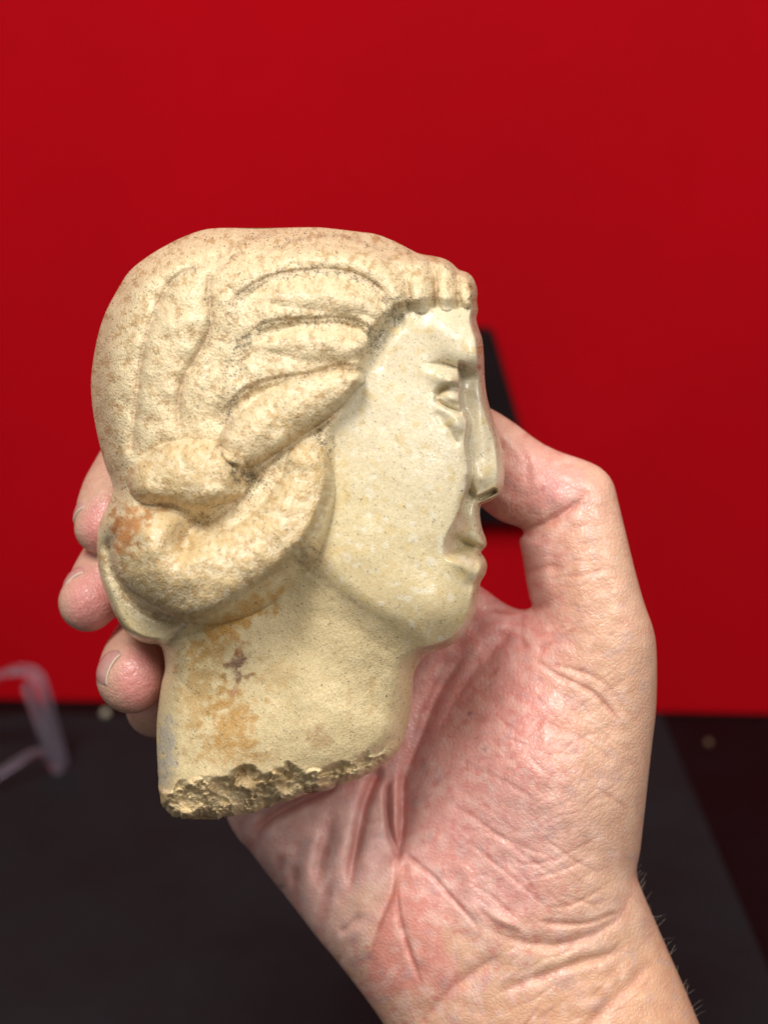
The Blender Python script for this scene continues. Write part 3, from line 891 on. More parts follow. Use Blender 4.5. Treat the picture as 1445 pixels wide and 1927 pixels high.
def lockpoly(pts, n):
    global lab
    wd, d, t, sg, wv = M.path(pts, 60)
    k = (d < wv)
    s_ = lab[wd]; s_[k & (s_ == 2)] = n; lab[wd] = s_
lockpoly([(458,834,46),(500,805,51),(545,774,52),(590,750,47),(632,729,34),(672,713,14)], 4)
lockpoly([(480,560,14),(530,552,34),(610,552,40),(680,566,36),(712,590,20)], 13)
lockpoly([(480,680,14),(560,652,40),(630,648,42),(675,650,30),(694,655,16)], 14)
lockpoly([(500,500,12),(600,478,30),(680,488,34),(735,525,30),(750,570,20)], 15)
lab[(lab == 2) & (X > 767) & (X <= 816) & (Y > 440)] = 10
lab[(lab == 2) & (X > 816) & (X <= 859)] = 11
lab[(lab == 2) & (X > 859)] = 12
lab[(lab == 2) & (M.inside(catmull([(160,960),(212,940),(206,1000),(215,1070),(260,1140),(330,1170),(400,1158),(330,1200),(300,1240),(160,1240)], 4, True)) > 0)] = 16
lab[(below > 0)] = 5
fl = lab[np.clip(((PY - M.y0) / M.st + .5).astype(int), 0, M.shape[0] - 1), np.clip(((PX - M.x0) / M.st + .5).astype(int), 0, M.shape[1] - 1)].reshape(-1)
bk = ~np.broadcast_to(isf[None, :], PX.shape).reshape(-1)
fl = fl.copy()
fl[bk & np.isin(fl, (6, 7, 8, 9, 17))] = 1
fl[bk & np.isin(fl, (3, 4, 10, 11, 12, 13, 14, 15, 16))] = 2
flab = fl[quads[:, 0]]
head_pos = at(400, 1540, -2.0)
head = empty('carved_head', head_pos)
tag(head, 'broken cream marble head of a woman in profile, resting in the open hand', 'sculpture')
parts = {}
PLAB = {'broken_base': 'rough raw brown break under the neck', 'hair_bun': 'thick rolled bun of hair with a rusty spot',
        'backing_plate': 'thin flat rim behind the bun', 'hair_lock': 'leaf-shaped lock sweeping down to the bun'}
for n_, nm in sorted(enumerate(NAMES), key=lambda a: (a[1] not in ('face', 'hair', 'neck'), a[0])):
    qs = quads[flab == n_]
    if not len(qs): continue
    used, inv = np.unique(qs, return_inverse=True)
    nm0 = nm.split('.')[0]
    par = parts['face'] if nm0 in ('eye', 'nose', 'mouth', 'brow', 'chin') else parts['hair'] if nm0 in ('hair_lock', 'hair_bun', 'curl') else head
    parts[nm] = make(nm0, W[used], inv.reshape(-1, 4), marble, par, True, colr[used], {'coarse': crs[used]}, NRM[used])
    if nm in PLAB: parts[nm]['label'] = PLAB[nm]
print('head', round(time.time() - T0, 1))

# ------------------------------------------------------------------ right hand and forearm
skin = skin_material()
HS = 0.12                                              # mm per pixel at the plane
HM = Map(60, 700, 1500, 2340, 4)
HX, HY = HM.X, HM.Y
HOUT = catmull([(860,860),(872,800),(900,768),(923,769),(966,795),(1013,830),(1053,850),(1097,865),(1129,880),(1152,906),(1164,949),(1178,1007),(1193,1068),(1210,1130),
 (1229,1185),(1235,1235),(1234,1330),(1224,1420),(1213,1520),(1204,1600),(1197,1642),(1210,1682),(1234,1738),(1262,1802),(1290,1866),(1315,1927),(1360,2030),(1430,2190),(1480,2330),
 (1200,2420),(960,2300),(800,2060),(745,1968),(712,1912),(665,1848),(632,1806),(600,1768),(540,1690),(500,1640),(470,1600),(452,1582),(436,1558),(424,1530),(412,1490),(400,1400),(430,1280),(510,1170),
 (620,1090),(740,1050),(850,1070),(905,1104),(946,1133),(975,1146),(1000,1143),(996,1126),(989,1090),(982,1046),(977,1016),(986,1003),(976,992),(945,982),(915,962),(885,930),(862,900)], 5, True)
hd = HM.inside(HOUT)
# control points: x, y, height of the mid surface (mm), half thickness (mm), rim radius (px)
CP = np.array([(890,850,-27,8.5,75),(980,900,-22,9.5,90),(1090,960,-16,10.5,100),(1085,1080,-15,11,100),(1100,1180,-16,13.5,110),(1050,1250,-20,15,130),(1130,1350,-19,17,150),
 (1000,1450,-19,19,170),(1080,1550,-18,19,170),(900,1350,-27,16,150),(860,1200,-35,12,110),(940,1180,-29,12,100),(820,1300,-36,13,120),(700,1200,-44,11,110),(560,1300,-46,11,110),(450,1450,-46,11,90),(560,1500,-42,13,110),(640,1600,-36,15,120),
 (740,1500,-37,14,130),(720,1700,-31,16,130),(830,1650,-28,17,150),(820,1850,-27,18,150),(960,1750,-22,19,170),(1100,1720,-21,19,150),(1180,1600,-20,17,130),(1190,1800,-25,20,150),(1000,1900,-25,22,190),(1150,2000,-25,24,210),(1250,2250,-25,27,240),(950,2150,-27,24,200)], float)
def rbf(vals, X_, Y_):
    P = CP[:, :2] / 400.0
    r = np.hypot(P[:, None, 0] - P[None, :, 0], P[:, None, 1] - P[None, :, 1])
    K = r * 1.0 + 0.0
    n = len(P)
    A = np.zeros((n + 3, n + 3)); A[:n, :n] = K + np.eye(n) * 0.02
    A[:n, n] = 1; A[:n, n + 1:] = P; A[n, :n] = 1; A[n + 1:, :n] = P.T
    w = np.linalg.solve(A, np.concatenate([vals, np.zeros(3)]))
    out = w[n] + w[n + 1] * X_ / 400 + w[n + 2] * Y_ / 400
    for i in range(n):
        out = out + w[i] * np.hypot(X_ / 400 - P[i, 0], Y_ / 400 - P[i, 1])
    return out
zc = blur(rbf(CP[:, 2], HX, HY), 5); tk = blur(rbf(CP[:, 3], HX, HY), 5); rr = blur(rbf(CP[:, 4], HX, HY), 5)
hin = np.clip(hd / np.maximum(rr, 20), -0.6, 1)
# section height 0..1, softened over the middle so no ridge shows
sec = np.sqrt(np.clip(1 - (1 - np.clip(hin, 0, 1)) ** 2, 0, 1))
secb = blur(sec, 7)
sec2 = np.where(hin > 0.4, sec + (secb - sec) * smooth01((hin - 0.4) / 0.3), sec)

VX = 0.62
gx = np.arange(95 * HS, 1490 * HS, VX).astype(np.float32); gy = np.arange(735 * HS, 2290 * HS, VX).astype(np.float32); gz = np.arange(-64, 4, VX).astype(np.float32)
GX, GY = np.meshgrid(gx, gy, indexing='ij')
s2 = HM.sample(sec2, GX / HS, GY / HS).astype(np.float32)
hh = HM.sample(hin, GX / HS, GY / HS).astype(np.float32)
zcc = HM.sample(zc, GX / HS, GY / HS).astype(np.float32)
tkk = HM.sample(tk, GX / HS, GY / HS).astype(np.float32)
rrr = HM.sample(rr, GX / HS, GY / HS).astype(np.float32) * HS
# distance-like field: on a section the surface is at |z - zc| = tk * sec
az = np.abs(gz[None, None, :] - zcc[:, :, None]) / tkk[:, :, None]
h1 = (1 - np.clip(hh, -3, 1))[:, :, None]
secx = np.sqrt(np.clip(1 - s2 ** 2, 0, 1))[:, :, None]           # equivalent radial coordinate inside
radial = np.where(h1 > 0.6, h1, np.maximum(secx, 0))
radial = np.where(hh[:, :, None] > 0.4, secx, h1)
F = (np.sqrt(radial ** 2 + az ** 2) - 1) * np.minimum(tkk, rrr)[:, :, None]
F = F.astype(np.float32)
del az
# finger chains: x px, y px, z mm, radius mm
def chain(pts, k):
    p = np.array(pts, float)
    p = catmull(p, 4)
    q = p.copy(); q[:, 0] *= HS; q[:, 1] *= HS
    lo = (q[:, :3] - q[:, 3:4]).min(0) - k * 2 - 1; hi = (q[:, :3] + q[:, 3:4]).max(0) + k * 2 + 1
    ix = slice(*np.searchsorted(gx, (lo[0], hi[0]))); iy = slice(*np.searchsorted(gy, (lo[1], hi[1]))); iz = slice(*np.searchsorted(gz, (lo[2], hi[2])))
    Xg = gx[ix][:, None, None]; Yg = gy[iy][None, :, None]; Zg = gz[iz][None, None, :]
    best = None
    for a, b in zip(q[:-1], q[1:]):
        d = b[:3] - a[:3]; L2 = (d @ d) + 1e-9
        t = np.clip(((Xg - a[0]) * d[0] + (Yg - a[1]) * d[1] + (Zg - a[2]) * d[2]) / L2, 0, 1)
        dist = np.sqrt((Xg - a[0] - t * d[0]) ** 2 + (Yg - a[1] - t * d[1]) ** 2 + (Zg - a[2] - t * d[2]) ** 2) - (a[3] + t * (b[3] - a[3]))
        best = dist if best is None else np.minimum(best, dist)
    return (ix, iy, iz), best.astype(np.float32)
def smin(a, b, k):
    h = np.clip(0.5 + 0.5 * (b - a) / k, 0, 1)
    return b + (a - b) * h - k * h * (1 - h)
FING = {
 'index': [(800,1120,-42,11),(640,1000,-50,10),(430,860,-50,9.2),(290,850,-42,8.6),(228,905,-26,7.4),(200,955,-18,6.7),(189,993,-15,5.9)],
 'middle': [(720,1180,-45,11),(560,1100,-52,10),(360,1000,-52,9.4),(265,1010,-42,8.8),(215,1070,-25,8.2),(190,1103,-20,7.5),(165,1134,-16,6.6)],
 'ring': [(620,1260,-46,11),(520,1230,-52,9.6),(400,1180,-50,9.2),(310,1190,-38,8.8),(268,1235,-23,8.5),(250,1268,-14,8.0),(247,1278,-12,7.8)],
 'little': [(520,1400,-46,10),(430,1400,-50,8.4),(350,1350,-46,7.6),(305,1330,-36,7.0),(292,1333,-30,6.6)]}
FIN = np.full(F.shape, 50.0, np.float32)
for nm, pts in FING.items():
    w, dch = chain(pts, 4)
    FIN[w] = np.minimum(FIN[w], dch)
m_ = FIN < 30
F = np.where(m_, smin(F, FIN, 5.0), F)
# close the arm at the end of the grid
F[:, -2:, :] = 1; F[-2:, :, :] = 1; F[:, :1, :] = 1

def surface_nets(F):
    s = F < 0
    nx_, ny_, nz_ = F.shape
    cnt = np.zeros((nx_ - 1, ny_ - 1, nz_ - 1), np.int8)
    for i in (0, 1):
        for j in (0, 1):
            for k in (0, 1):
                cnt += s[i:nx_ - 1 + i, j:ny_ - 1 + j, k:nz_ - 1 + k]
    act = (cnt > 0) & (cnt < 8)
    ci = np.argwhere(act)
    vid = np.full(act.shape, -1, np.int32); vid[act] = np.arange(len(ci))
    acc = np.zeros((len(ci), 3)); n = np.zeros(len(ci))
    cv = {}
    for i in (0, 1):
        for j in (0, 1):
            for k in (0, 1):
                cv[i, j, k] = F[ci[:, 0] + i, ci[:, 1] + j, ci[:, 2] + k].astype(float)
    for a in cv:
        for ax in range(3):
            if a[ax] == 0:
                b = list(a); b[ax] = 1; b = tuple(b)
                f0, f1 = cv[a], cv[b]
                k = (f0 < 0) != (f1 < 0)
                t = f0[k] / (f0[k] - f1[k])
                p = np.tile(np.array(a, float), (k.sum(), 1)); p[:, ax] += t
                acc[k] += p; n[k] += 1
    v = ci + acc / n[:, None]
    quads = []
    for ax in range(3):
        sl0 = [slice(1, -1)] * 3; sl1 = [slice(1, -1)] * 3
        sl0[ax] = slice(0, -1); sl1[ax] = slice(1, None)
        a = s[tuple(sl0)]; b = s[tuple(sl1)]
        for flip in (False, True):
            e = np.argwhere((a & ~b) if not flip else (~a & b))
            off = np.ones(3, int); off[ax] = 0
            e = e + off
            o1, o2 = [(1, 2), (2, 0), (0, 1)][ax]
            def cell(d1, d2):
                c = e.copy(); c[:, o1] -= d1; c[:, o2] -= d2
                return vid[c[:, 0], c[:, 1], c[:, 2]]
            q = np.stack([cell(1, 1), cell(0, 1), cell(0, 0), cell(1, 0)], -1)
            quads.append(q if not flip else q[:, ::-1])
    return v, np.concatenate(quads)
hv, hq = surface_nets(F)
hv = hv * VX + np.array([gx[0], gy[0], gz[0]])
# keep the one connected body (drop strays)
def relax(v, q, it, lam):
    e = np.concatenate([q[:, [0, 1]], q[:, [1, 2]], q[:, [2, 3]], q[:, [3, 0]]])
    e = np.concatenate([e, e[:, ::-1]])
    deg = np.bincount(e[:, 0], minlength=len(v))[:, None]
    for _ in range(it):
        for l in (lam, -lam * 1.02):
            s_ = np.stack([np.bincount(e[:, 0], weights=v[e[:, 1], a], minlength=len(v)) for a in range(3)], -1)
            v = v + l * (s_ / deg - v)
    return v
hv = relax(hv, hq, 6, 0.6)
print('hand net', len(hv), round(time.time() - T0, 1))
# one smooth subdivision
tmp = bpy.data.meshes.new('tmp')
tmp.vertices.add(len(hv)); tmp.loops.add(hq.size); tmp.polygons.add(len(hq))
tmp.vertices.foreach_set('co', hv.astype(np.float32).ravel()); tmp.loops.foreach_set('vertex_index', hq.astype(np.int32).ravel())
tmp.polygons.foreach_set('loop_start', (np.arange(len(hq)) * 4).astype(np.int32)); tmp.update(calc_edges=True)
to = bpy.data.objects.new('tmp', tmp); COL.objects.link(to)
md = to.modifiers.new('s', 'SUBSURF'); md.levels = 1; md.render_levels = 1
dg = bpy.context.evaluated_depsgraph_get(); ev = to.evaluated_get(dg); em = ev.to_mesh()
hv = np.empty(len(em.vertices) * 3, np.float32); em.vertices.foreach_get('co', hv); hv = hv.reshape(-1, 3).astype(float)
hq = np.empty(len(em.loops), np.int32); em.loops.foreach_get('vertex_index', hq); hq = hq.reshape(-1, 4)
ev.to_mesh_clear(); bpy.data.objects.remove(to); bpy.data.meshes.remove(tmp)
print('hand subdiv', len(hv), round(time.time() - T0, 1))

# --- relief of the palm: folds, creases, pads (height in mm over photograph pixels)
R = Map(90, 740, 1340, 1990, 2)
RZ = np.zeros(R.shape)
RX, RY = R.X, R.Y
# thumb folds
groove(R, RZ, [(962,1004),(985,1003),(1012,993),(1045,976),(1078,952),(1104,930)], 28, 3.4, .05, .25)
cut(R, RZ, [(985,997),(1020,985),(1052,962)], 4, .5, .1, .3)
groove(R, RZ, [(978,1073),(1000,1073),(1030,1066),(1060,1068),(1085,1060)], 18, 1.1, .04, .5)
groove(R, RZ, [(1000,1146),(1022,1140),(1045,1142)], 24, 1.6, .04, .4)
bump(R, RZ, 1010, 1035, 26, 26, .9); bump(R, RZ, 1015, 1105, 26, 24, .8); bump(R, RZ, 1040, 920, 60, 36, 1.2, 25)
cut(R, RZ, [(970,815),(990,860),(995,910),(985,945)], 8, .35, .3, .3)
cut(R, RZ, [(1000,935),(1040,915),(1080,905)], 6, .3, .3, .3)
cut(R, RZ, [(1035,1085),(1090,1082),(1150,1070)], 5, .25, .3, .3)
# web and life line system
groove(R, RZ, [(985,1150),(980,1180),(984,1210),(1002,1228)], 26, 1.4, .15, .3)
groove(R, RZ, [(1002,1228),(1035,1212),(1080,1185),(1105,1170)], 24, 1.0, .2, .4)
groove(R, RZ, [(975,1152),(955,1195),(920,1238),(885,1275),(850,1330),(825,1385),(800,1420)], 50, 3.4, .2, .4)
groove(R, RZ, [(900,1205),(867,1243),(838,1285),(815,1330),(795,1380),(777,1425),(760,1470),(757,1530),(752,1590),(750,1625)], 48, 6.0, .25, .1)
groove(R, RZ, [(860,1210),(830,1260),(800,1320),(780,1370),(765,1440)], 30, 1.8, .3, .3)
cut(R, RZ, [(905,1145),(940,1150),(975,1152)], 5, .7, .2, .2)
bump(R, RZ, 930, 1180, 30, 20, 1.2, -40); bump(R, RZ, 895, 1215, 16, 50, 1.0, 35)
bump(R, RZ, 1000, 1420, 120, 150, 1.6, 20)
groove(R, RZ, [(958,1238),(917,1274),(880,1312),(850,1352),(838,1400)], 22, .9, .3, .5)
cut(R, RZ, [(1000,1235),(1041,1266),(1080,1285),(1118,1306),(1155,1345),(1182,1384)], 5, .55, .15, .3)
cut(R, RZ, [(1020,1250),(1060,1255),(1110,1270),(1160,1300)], 5, .3, .2, .3)
# folds of the little-finger side
cut(R, RZ, [(452,1612),(463,1601),(480,1572),(505,1542),(567,1507),(644,1476)], 9, 3.0, .03, .2)
cut(R, RZ, [(722,1440),(703,1469),(688,1508),(679,1545),(671,1590),(662,1640),(660,1690)], 10, 3.4, .1, .3)
cut(R, RZ, [(628,1525),(617,1570),(606,1608),(599,1650),(598,1680)], 13, 1.9, .35, .35)
cut(R, RZ, [(552,1615),(553,1645),(557,1699),(566,1745)], 10, 2.0, .35, .1)
cut(R, RZ, [(626,1650),(616,1685),(606,1722),(600,1762),(608,1795)], 11, 2.4, .4, .1)
cut(R, RZ, [(600,1775),(615,1797),(628,1805),(646,1812)], 10, 2.0, .2, .2)
cut(R, RZ, [(684,1715),(660,1742),(634,1757)], 8, 1.0, .4, .2)
cut(R, RZ, [(530,1600),(522,1640),(524,1680)], 10, 1.0, .3, .3)
cliff(R, RZ, [(751,1600),(743,1650),(728,1695),(703,1755),(688,1815),(684,1860)], 2.2, 60, 9, .15, .35)
bump(R, RZ, 640, 1600, 16, 60, 1.4, 8); bump(R, RZ, 578, 1640, 14, 60, 1.2, 4); bump(R, RZ, 690, 1600, 22, 60, 1.2, 12); bump(R, RZ, 585, 1740, 12, 30, .8)
cut(R, RZ, [(757,1500),(759,1552),(752,1600),(748,1629),(745,1674),(748,1705),(756,1744),(770,1790),(784,1828),(798,1868)], 5, 1.0, .1, .2)
cut(R, RZ, [(724,1470),(728,1500),(731,1552),(740,1590),(750,1615)], 6, 1.8, .2, .05)
bump(R, RZ, 744, 1520, 9, 55, 2.0, 0)
cut(R, RZ, [(757,1600),(785,1625),(815,1650),(850,1690),(880,1722),(905,1755)], 4.5, .7, .1, .3)
cut(R, RZ, [(735,1460),(728,1500),(735,1560),(750,1605)], 5, 1.1, .2, .1)
bump(R, RZ, 790, 1730, 44, 90, .8, -12)
# wrist folds
groove(R, RZ, [(1200,1625),(1194,1660),(1182,1695),(1164,1726),(1128,1752),(1095,1766),(1058,1776),(1002,1776),(960,1766),(925,1752),(885,1742)], 34, 2.3, .06, .3)
cut(R, RZ, [(1185,1775),(1144,1797),(1100,1808),(1058,1822),(1010,1840),(964,1856),(920,1880)], 10, .9, .2, .3)
cut(R, RZ, [(1225,1800),(1190,1850),(1150,1885),(1112,1925),(1080,1960)], 13, .9, .2, .2)
groove(R, RZ, [(960,1792),(920,1812),(880,1838),(850,1862),(828,1886),(805,1912),(788,1935)], 40, 2.6, .2, .1)
cut(R, RZ, [(1004,1733),(1050,1738),(1098,1738),(1140,1725),(1180,1708)], 6, .6, .2, .2)
cut(R, RZ, [(985,1760),(930,1735),(890,1700)], 7, .6, .3, .3)
bump(R, RZ, 945, 1735, 42, 13, 1.1, 22); bump(R, RZ, 885, 1665, 16, 18, .8); bump(R, RZ, 895, 1708, 18, 18, .8); bump(R, RZ, 873, 1640, 14, 14, .5)
bump(R, RZ, 1080, 1655, 90, 50, 1.0, 0)
# fine crease families: they run across the thumb mound and fan at the wrist
rc = np.random.default_rng(3)
hand_fine = [[(932,1379),(970,1396),(1029,1421),(1060,1450)],[(855,1425),(905,1450),(971,1483),(1020,1520)],[(816,1495),(886,1534),(948,1580),(1018,1632),(1075,1670)],
 [(1010,1350),(1060,1375),(1110,1400),(1160,1440)],[(840,1560),(900,1600),(950,1640),(1020,1700),(1050,1735)],[(880,1660),(930,1690),(975,1735)],[(1110,1480),(1150,1500),(1190,1530)],
 [(1000,1560),(1040,1590),(1090,1625),(1150,1650)],[(860,1560),(930,1570),(1000,1600),(1060,1610)],[(940,1620),(1010,1625),(1080,1600),(1150,1560)],[(980,1660),(1050,1640),(1120,1610)],
 [(930,1445),(980,1410),(1010,1370),(1040,1330)],[(900,1560),(925,1500),(960,1440)],[(850,1480),(880,1440),(930,1390)],[(1040,1680),(1110,1700),(1160,1690)],[(1020,1710),(1080,1700),(1150,1660)]]
for p in hand_fine:
    cut(R, RZ, p, 4.4, .24, .3, .3)
for i in range(120):
    cx, cy = rc.uniform(860, 1170), rc.uniform(1290, 1720)
    fam = rc.random() < .62
    a = (math.radians(34) if fam else math.radians(-24)) + rc.normal(0, .13)
    L_ = rc.uniform(25, 90)
    q = [(cx + t * L_ * math.cos(a), cy + t * L_ * math.sin(a) + 5 * math.sin(3 * t)) for t in (-1, -.3, .3, 1)]
    cut(R, RZ, q, rc.uniform(2.4, 4.0), rc.uniform(.03, .13), .3, .3)
for i in range(45):
    cx, cy = rc.uniform(800, 1150), rc.uniform(1230, 1500)
    a = math.radians(-50) + rc.normal(0, .25); L_ = rc.uniform(14, 40)
    q = [(cx - L_ * math.cos(a), cy - L_ * math.sin(a)), (cx + 2, cy), (cx + L_ * math.cos(a), cy + L_ * math.sin(a))]
    cut(R, RZ, q, rc.uniform(1.8, 2.6), rc.uniform(.06, .16), .3, .3)
for i in range(50):       # thumb: fine lines across
    cx, cy = rc.uniform(1000, 1180), rc.uniform(930, 1200)
    a = math.radians(-12) + rc.normal(0, .3); L_ = rc.uniform(14, 40)
    q = [(cx - L_ * math.cos(a), cy - L_ * math.sin(a)), (cx, cy + 2), (cx + L_ * math.cos(a), cy + L_ * math.sin(a))]
    cut(R, RZ, q, rc.uniform(2, 3), rc.uniform(.05, .14), .3, .3)
for i in range(40):       # wrist
    cx, cy = rc.uniform(900, 1230), rc.uniform(1760, 1960)
    a = math.radians(-38) + rc.normal(0, .2); L_ = rc.uniform(20, 60)
    q = [(cx - L_ * math.cos(a), cy - L_ * math.sin(a)), (cx, cy + 3), (cx + L_ * math.cos(a), cy + L_ * math.sin(a))]
    cut(R, RZ, q, rc.uniform(2, 4), rc.uniform(.05, .16), .3, .3)
fn1 = fnoise(R.shape, 26, 51); fn2 = fnoise(R.shape, 9, 52); fn3 = fnoise(R.shape, 4.5, 53)
mid_palm = np.exp(-((RX - 1030) / 170) ** 2 - ((RY - 1500) / 260) ** 2)
RZ += 0.08 * fn1 + 0.012 * fn2 * (0.4 + mid_palm) + 0.004 * fn3 * (0.4 + mid_palm)
edge_fade = smooth01((RX - 90) / 30)
hpx, hpy = hv[:, 0] / HS, hv[:, 1] / HS
hn = vnormals(hv, hq)
# outward sign
cen_t = (hv - np.array([1050 * HS, 1500 * HS, -19]))
sel = np.hypot(hpx - 1050, hpy - 1500) < 60
if (hn[sel, 2] * np.sign(hv[sel, 2] + 19)).mean() < 0:
    hn = -hn; hq = hq[:, ::-1]
onmap = ((hpx > 395) & (hpx < 1338) & (hpy < 1988) & (hpy > 742)).astype(float) * smooth01((1988 - hpy) / 30)
disp = R.sample(RZ, hpx, hpy) * smooth01((hn[:, 2] + 0.12) / 0.32) * onmap
left_f = (hpx < 330) & (hv[:, 2] > -40)
disp = np.where(left_f, 0, disp)
hv = hv + hn * disp[:, None]
tn = np.array([hv[:, 0], hv[:, 1], hv[:, 2]])
fz = left_f.astype(float)
lump = (np.sin(hv[:, 0] * 1.9 + 0.7 * hv[:, 1]) * np.sin(hv[:, 1] * 1.7 - .5 * hv[:, 0] + 1) * 0.05 + np.sin(hv[:, 0] * 4.1 - 2.2 * hv[:, 1]) * np.sin(hv[:, 1] * 4.7 + hv[:, 2] * 2) * 0.022)
hv = hv + hn * (fz * lump)[:, None]
# --- skin pigment
def mixv(c, col, f):
    return c + (np.array(col) - c) * np.clip(f, 0, 1)[:, None]
PEACH = (0.69, 0.42, 0.29); PINK = (0.69, 0.335, 0.30); RED = (0.62, 0.215, 0.19); TAN = (0.60, 0.36, 0.215); ORANGE = (0.70, 0.40, 0.25); PALE = (0.74, 0.49, 0.42)
hc = np.tile(np.array(PEACH), (len(hv), 1))
def gv(cx, cy, rx, ry, ang=0):
    c, s = math.cos(math.radians(ang)), math.sin(math.radians(ang))
    a = (hpx - cx) * c + (hpy - cy) * s; b = -(hpx - cx) * s + (hpy - cy) * c
    return np.exp(-(a / rx) ** 2 - (b / ry) ** 2)
fa = R.sample(fnoise(R.shape, 45, 61), np.clip(hpx, 92, 1338), np.clip(hpy, 742, 1988)); fb = R.sample(fnoise(R.shape, 14, 62), np.clip(hpx, 92, 1338), np.clip(hpy, 742, 1988))
hc = mixv(hc, PINK, 0.95 * smooth01((1130 - hpx) / 170) * smooth01((1790 - hpy) / 110) * (hpy > 1000))
hc = mixv(hc, PINK, 0.8 * gv(985, 900, 95, 95) + 0.6 * gv(1060, 930, 60, 50))
hc = mixv(hc, PALE, 0.35 * smooth01((fa - .1) / 1.8) * (hpy > 1250) * smooth01((1200 - hpx) / 100))
hc = mixv(hc, RED, 0.55 * smooth01((fb + .4 * fa - .1) / 1.8) * smooth01((1150 - hpx) / 150))
gl = np.interp(hpy, [1600, 1650, 1695, 1755, 1815, 1900], [751, 743, 728, 703, 688, 690])
tri = smooth01((hpx - gl + 4) / 12) * smooth01((hpy - 1600) / 20) * smooth01((1900 - hpy) / 60) * smooth01((790 + 0.42 * (hpy - 1620) - hpx) / 40)
hc = mixv(hc, (0.66, 0.275, 0.225), 0.85 * tri)
hc = mixv(hc, (0.66, 0.42, 0.37), 0.6 * smooth01((gl - hpx) / 20) * smooth01((hpy - 1480) / 40) * smooth01((1820 - hpy) / 60))
hc = mixv(hc, RED, 0.2 * gv(740, 1840, 70, 80) + 0.5 * gv(985, 1330, 70, 45, 30) + 0.4 * gv(1010, 1190, 60, 40) + 0.35 * gv(900, 1180, 70, 50))
hc = mixv(hc, PALE, 0.4 * gv(1010, 1560, 110, 90) + 0.3 * gv(900, 1690, 50, 60))
hc = mixv(hc, (0.60, 0.42, 0.22), 0.35 * gv(690, 1690, 70, 26, -30) + 0.3 * gv(1080, 1800, 120, 22, -18))
hc = mixv(hc, ORANGE, 0.8 * smooth01((hpy - 1760 - 0.4 * (1150 - hpx)) / 90))
tips = smooth01((340 - hpx) / 30) * (hpy < 1420)
hc = mixv(hc, (0.60, 0.37, 0.27), tips)
for cx, cy, rx in ((192, 985, 40), (176, 1128, 52), (268, 1272, 52)):
    hc = mixv(hc, (0.66, 0.27, 0.25), 0.9 * tips * smooth01(1.6 * np.exp(-((hpx - cx - 8) / rx) ** 2 - ((hpy - cy - 4) / (rx * 1.15)) ** 2)))
hc = mixv(hc, (0.12, 0.07, 0.10), 0.9 * (gv(884, 1342, 4, 4) + gv(530, 1668, 5, 4)) + .6 * gv(912, 1410, 5, 4))
# deep fold lines keep a redder skin
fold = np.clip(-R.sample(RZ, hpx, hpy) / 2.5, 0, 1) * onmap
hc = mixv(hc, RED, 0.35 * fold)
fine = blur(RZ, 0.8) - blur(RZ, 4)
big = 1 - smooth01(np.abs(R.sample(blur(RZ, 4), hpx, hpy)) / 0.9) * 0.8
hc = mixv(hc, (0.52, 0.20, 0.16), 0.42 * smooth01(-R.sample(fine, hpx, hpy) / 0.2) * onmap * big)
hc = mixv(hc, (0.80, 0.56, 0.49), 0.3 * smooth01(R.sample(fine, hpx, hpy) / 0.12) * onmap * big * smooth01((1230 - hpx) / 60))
fd2 = R.sample(fnoise(R.shape, 24, 66), np.clip(hpx, 92, 1338), np.clip(hpy, 742, 1988))
hc = mixv(hc, (0.80, 0.55, 0.49), 0.35 * smooth01((fd2 - .3) / 1.3) * onmap * smooth01((1180 - hpx) / 120))
hc = mixv(hc, (0.52, 0.36, 0.36), 0.28 * smooth01((-fd2 + .6 * fa - .9) / 1.2) * onmap)

hw = at(hpx, hpy, hv[:, 2])
flip = np.linalg.det(np.stack([at(1, 0, 0) - at(0, 0, 0), at(0, 1, 0) - at(0, 0, 0), at(0, 0, 1.) - at(0, 0, 0)])) < 0
hqf = hq[:, ::-1] if flip else hq
person = empty('person', at(1250, 2250, -25))
tag(person, 'bare right hand and wrist with open palm, thumb raised, fingers curled round the stone', 'person')
hand = make('hand', hw, hqf, skin, person, True, hc)

